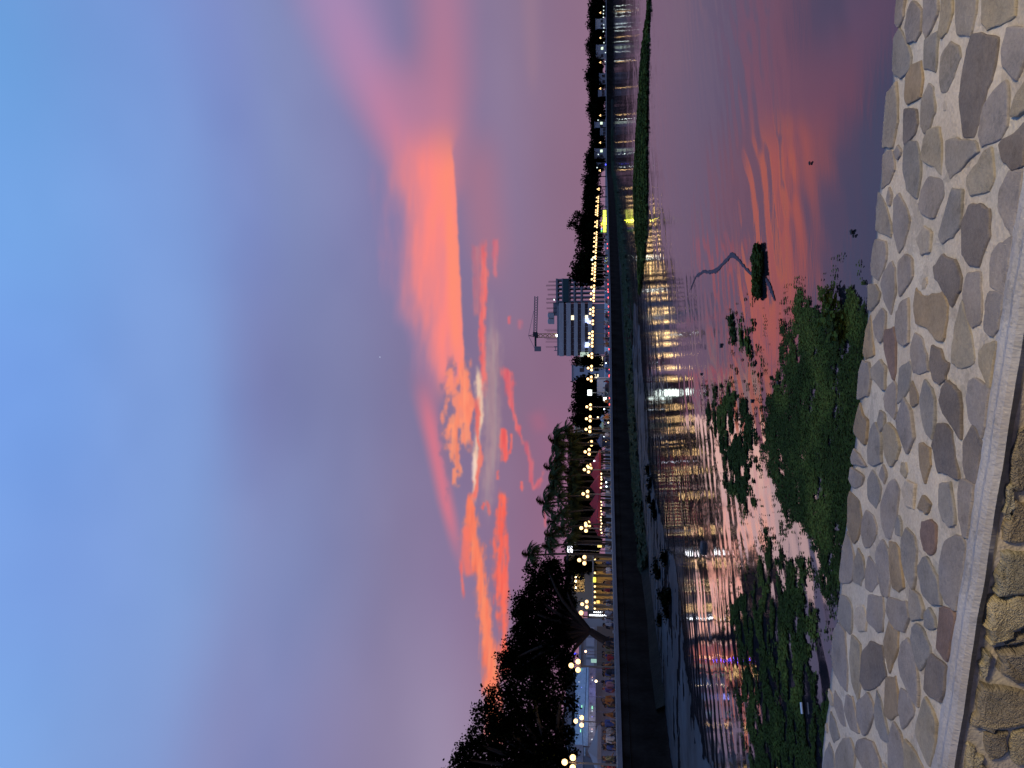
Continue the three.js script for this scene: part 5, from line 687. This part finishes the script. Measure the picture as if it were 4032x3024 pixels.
// ---------------------------------------------------------------- vehicles on the street behind the wall
{
  const carShape = () => { const s = new THREE.Shape(); s.moveTo(-2.1, 0.35); s.lineTo(-2.15, 0.8); s.quadraticCurveTo(-2.05, 0.95, -1.7, 0.98); s.lineTo(-1.15, 1.02); s.quadraticCurveTo(-0.6, 1.5, -0.2, 1.52); s.lineTo(0.9, 1.52); s.quadraticCurveTo(1.4, 1.48, 1.75, 1.05); s.lineTo(2.05, 1.0); s.quadraticCurveTo(2.15, 0.9, 2.12, 0.35); s.closePath(); return s; };
  const body = new THREE.ExtrudeGeometry(carShape(), { depth: 1.5, bevelEnabled: true, bevelThickness: 0.09, bevelSize: 0.07, bevelSegments: 2 }).translate(0, 0, -0.75);
  const gs = new THREE.Shape([[-1.0, 1.06], [-0.5, 1.42], [0.85, 1.42], [1.4, 1.06]].map(([x, y]) => new THREE.Vector2(x, y))), glassG = new THREE.ExtrudeGeometry(gs, { depth: 1.72, bevelEnabled: false }).translate(0, 0, -0.86);
  const wheel = new THREE.CylinderGeometry(0.32, 0.32, 0.2, 14).rotateX(Math.PI / 2), hub = new THREE.CylinderGeometry(0.18, 0.18, 0.22, 10).rotateX(Math.PI / 2), tail = glow(col(1, 0.05, 0.03), 6), head = glow(col(1, 0.9, 0.7), 3);
  const paints = [[col(0.04, 0.04, 0.045), 'black'], [col(0.3, 0.3, 0.31), 'grey'], [col(0.25, 0.03, 0.03), 'dark red'], [col(0.5, 0.5, 0.5), 'white'], [col(0.04, 0.06, 0.14), 'dark blue']].map(([c, n]) => [new THREE.MeshPhysicalMaterial({ color: c, roughness: 0.35, clearcoat: 0.7, clearcoatRoughness: 0.1 }), n]);
  let k = 0;
  for (const Y of [1548, 1520, 1468, 1440, 1415, 1388, 1365, 1340, 1318, 1292, 1262, 1240, 1205, 1160, 1120, 1050, 1035, 970]) {
    const p = onShore(Y, 5.5 + k % 3 * 1.2), [m, n] = paints[(k * 3) % 5], i = Math.min(NS, p.i), dir = shoreP[i].clone().sub(shoreP[i - 1]), t = thing('parked_car', n + ' car with red tail lights parked along the promenade', 'car', n + ' cars on the promenade street', p, Math.atan2(-dir.z, dir.x) + (k % 4 === 1 ? 0.25 : 0)); k++;
    part('body', body, m, t); part('windows', glassG, M.glass, t); for (const x of [-1.3, 1.3]) for (const z of [-0.76, 0.76]) { const w = part('wheel', wheel, M.rubber, t); w.position.set(x, 0.32, z); part('hub', hub, M.metal, w); }
    for (const z of [-0.6, 0.6]) { part('tail_light', rbox(0.08, 0.16, 0.3, 0.03, -2.2, 0.8, z), tail, t); part('headlight', rbox(0.08, 0.14, 0.32, 0.03, 2.19, 0.75, z), k % 3 ? M.glass : head, t); }
  }
  const p = onShore(1540, 8), t = thing('box_truck', 'white box truck parked beside the low floodlight', 'truck', null, p, facing(p) + 0.1);
  part('cargo_box', rbox(3.6, 2.1, 2.0, 0.06, 0.4, 1.75, 0), M.white, t); part('cab', rbox(1.3, 1.7, 1.9, 0.15, -2.1, 1.3, 0), M.white, t); part('windscreen', rbox(0.5, 0.6, 1.92, 0.05, -2.35, 1.65, 0), M.glass, t); part('chassis', box(5, 0.2, 1.4, -0.3, 0.6, 0), M.dark, t); for (const x of [-1.9, 1.3]) for (const z of [-0.85, 0.85]) { const w = part('wheel', wheel, M.rubber, t); w.scale.setScalar(1.25); w.position.set(x, 0.4, z); part('hub', hub, M.metal, w); }
}
// ---------------------------------------------------------------- people behind the wall
{
  const bonesFor = (pose) => { // [name, a, b, ra, rb]
    const armL = pose === 'phone' ? [V(0.2, 1.42, 0), V(0.26, 1.15, 0.06), V(0.1, 1.22, 0.3)] : pose === 'walk' ? [V(0.2, 1.42, 0), V(0.25, 1.15, 0.12), V(0.22, 0.95, 0.3)] : [V(0.2, 1.42, 0), V(0.26, 1.13, -0.03), V(0.25, 0.86, 0.04)];
    const armR = pose === 'walk' ? [V(-0.2, 1.42, 0), V(-0.25, 1.15, -0.14), V(-0.23, 0.93, -0.2)] : pose === 'lean' ? [V(-0.2, 1.42, 0), V(-0.3, 1.18, 0.14), V(-0.12, 1.06, 0.34)] : [V(-0.2, 1.42, 0), V(-0.26, 1.13, -0.03), V(-0.25, 0.86, 0.05)];
    const st = pose === 'walk' ? 0.2 : 0.02;
    return [['shirt', V(0, 0.98, 0), V(0, 1.2, 0), 0.15, 0.145], ['shirt', V(0, 1.2, 0), V(0, 1.4, 0), 0.145, 0.13], ['shirt', V(-0.17, 1.42, 0), V(0.17, 1.42, 0), 0.07, 0.07], ['skin', V(0, 1.45, 0), V(0, 1.56, 0.01), 0.055, 0.055], ['skin', V(0, 1.62, 0.025), V(0, 1.66, 0.02), 0.088, 0.095], ['hair', V(0, 1.68, -0.02), V(0, 1.69, 0.0), 0.1, 0.1], ['skin', V(0, 1.62, 0.1), V(0, 1.6, 0.125), 0.016, 0.02],
      ['shirt', armL[0], armL[1], 0.058, 0.048], ['skin', armL[1], armL[2], 0.044, 0.034], ['skin', armL[2], armL[2].clone().add(armL[2].clone().sub(armL[1]).setLength(0.11)), 0.036, 0.022], ['shirt', armR[0], armR[1], 0.058, 0.048], ['skin', armR[1], armR[2], 0.044, 0.034], ['skin', armR[2], armR[2].clone().add(armR[2].clone().sub(armR[1]).setLength(0.11)), 0.036, 0.022],
      ['trousers', V(-0.09, 0.92, 0), V(0.09, 0.92, 0), 0.13, 0.13], ['trousers', V(0.1, 0.88, 0), V(0.1, 0.48, st), 0.09, 0.065], ['trousers', V(0.1, 0.48, st), V(0.11, 0.09, st * 1.4), 0.062, 0.045], ['trousers', V(-0.1, 0.88, 0), V(-0.1, 0.48, -st * 0.5), 0.09, 0.065], ['trousers', V(-0.1, 0.48, -st * 0.5), V(-0.11, 0.09, -st * 1.6), 0.062, 0.045], ['shoes', V(0.11, 0.05, st * 1.4 - 0.03), V(0.12, 0.04, st * 1.4 + 0.15), 0.048, 0.04], ['shoes', V(-0.11, 0.05, -st * 1.6 - 0.03), V(-0.12, 0.04, -st * 1.6 + 0.15), 0.048, 0.04]]; };
  const dist = (p, [, a, b, ra, rb]) => { const ab = V().subVectors(b, a), t = clamp(V().subVectors(p, a).dot(ab) / ab.lengthSq()); return p.distanceTo(a.clone().addScaledVector(ab, t)) - mix(ra, rb, t); };
  const bodies = ['stand', 'phone', 'walk', 'lean'].map((pose) => {
    const bones = bonesFor(pose), N = 60, SC = 0.94, mc = new MarchingCubes(N, undefined, false, false, 40000); mc.isolation = 0; const p = V(), half = N / 2;
    for (let z = 0; z < N; z++) for (let y = 0; y < N; y++) for (let x = 0; x < N; x++) { p.set((x - half) / half * SC, (y - half) / half * SC + 0.9, (z - half) / half * SC); let d = 0.5; if (Math.abs(p.x) < 0.5 && Math.abs(p.z) < 0.55) { let e = 0; for (const b of bones) { const q = dist(p, b); if (q < 0.2) e += Math.exp(-q * 60); } d = e > 0 ? -Math.log(e) / 60 : 0.3; } mc.field[x + y * N + z * N * N] = -d; }
    mc.update(); const n = mc.count, pos = new Float32Array(n * 3); for (let i = 0; i < n; i++) { pos[i * 3] = mc.positionArray[i * 3] * SC; pos[i * 3 + 1] = mc.positionArray[i * 3 + 1] * SC + 0.9; pos[i * 3 + 2] = mc.positionArray[i * 3 + 2] * SC; }
    let g = new THREE.BufferGeometry(); g.setAttribute('position', new THREE.BufferAttribute(pos, 3)); g = mergeVertices(g, 1e-4); g.computeVertexNormals();
    const q = g.attributes.position, names = []; for (let i = 0; i < q.count; i++) { p.fromBufferAttribute(q, i); let best = 1e9, nm = 'shirt'; for (const b of bones) { const d = dist(p, b); if (d < best) { best = d; nm = b[0]; } } if (nm === 'hair' && p.z > 0.06 && p.y < 1.7) nm = 'skin'; names.push(nm); } return { g, names };
  });
  const skin = [0.3, 0.17, 0.1], sets = [['dark', [0.03, 0.03, 0.04], [0.03, 0.035, 0.06]], ['white', [0.55, 0.54, 0.52], [0.04, 0.05, 0.1]], ['red', [0.35, 0.04, 0.04], [0.03, 0.03, 0.035]], ['dark blue', [0.04, 0.07, 0.22], [0.12, 0.1, 0.08]], ['olive', [0.16, 0.15, 0.07], [0.03, 0.03, 0.04]], ['pink', [0.42, 0.2, 0.22], [0.06, 0.08, 0.14]], ['pale grey', [0.36, 0.36, 0.37], [0.05, 0.05, 0.05]], ['orange', [0.42, 0.16, 0.04], [0.04, 0.04, 0.06]]];
  const fig = mat(col(1, 1, 1), 0.85, { vertexColors: true }), cache = {};
  const make = (b, s) => cache[b + '_' + s] ??= (() => { const g = bodies[b].g.clone(), c = new Float32Array(bodies[b].names.length * 3), tone = { shirt: sets[s][1], trousers: sets[s][2], skin, hair: [0.01, 0.009, 0.008], shoes: [0.03, 0.03, 0.03] }; bodies[b].names.forEach((n, i) => c.set(tone[n], i * 3)); g.setAttribute('color', new THREE.BufferAttribute(c, 3)); return g; })();
  const r = rng(515), put = (Y, back, b, s, turn) => { const p = onShore(Y, back), t = thing('person', ['person in a ' + sets[s][0] + ' shirt standing behind the lake wall', 'person in a ' + sets[s][0] + ' shirt holding a phone on the promenade', 'person in a ' + sets[s][0] + ' shirt walking along the promenade', 'person in a ' + sets[s][0] + ' shirt leaning forward at the lake wall'][b], 'person', 'people on the promenade', p, turn); const m = part('body', make(b, s), fig, t); m.scale.setScalar(0.92 + 0.14 * r()); };
  const used = []; let made = 0;
  for (let k = 0; k < 900 && made < 92; k++) { const Y = 1150 + Math.pow(r(), 0.62) * 1900, back = 1.1 + Math.pow(r(), 1.5) * 5, p = onShore(Y, back); if (used.some((u) => u.distanceTo(p) < 0.55)) continue; used.push(p); made++; put(Y, back, r() * 4 | 0, [0, 0, 0, 1, 2, 3, 4, 5, 6, 7, 0, 3][r() * 12 | 0], facing(p) + (r() - 0.5) * 4); }
  // white plastic chairs left by the wall
  const chair = (p, turn) => { const t = thing('plastic_chair', 'white plastic chair with slatted back on the promenade', 'chair', 'white plastic chairs by the wall', p, turn); part('seat', rbox(0.46, 0.04, 0.44, 0.015, 0, 0.44, 0), M.white, t); part('backrest', [box(0.46, 0.06, 0.03, 0, 0.86, -0.21), box(0.05, 0.42, 0.03, -0.2, 0.65, -0.21), box(0.05, 0.42, 0.03, 0.2, 0.65, -0.21), box(0.05, 0.36, 0.02, 0, 0.66, -0.21)], M.white, t); for (const x of [-0.19, 0.19]) for (const z of [-0.18, 0.18]) part('leg', box(0.04, 0.44, 0.04, x, 0.22, z), M.white, t); };
  for (const [Y, bk] of [[2462, 2.2], [2478, 2.6], [2300, 2.4], [2160, 2.2], [1930, 2.5]]) chair(onShore(Y, bk), rr(0, 6));
}

renderer.render(scene, camera);
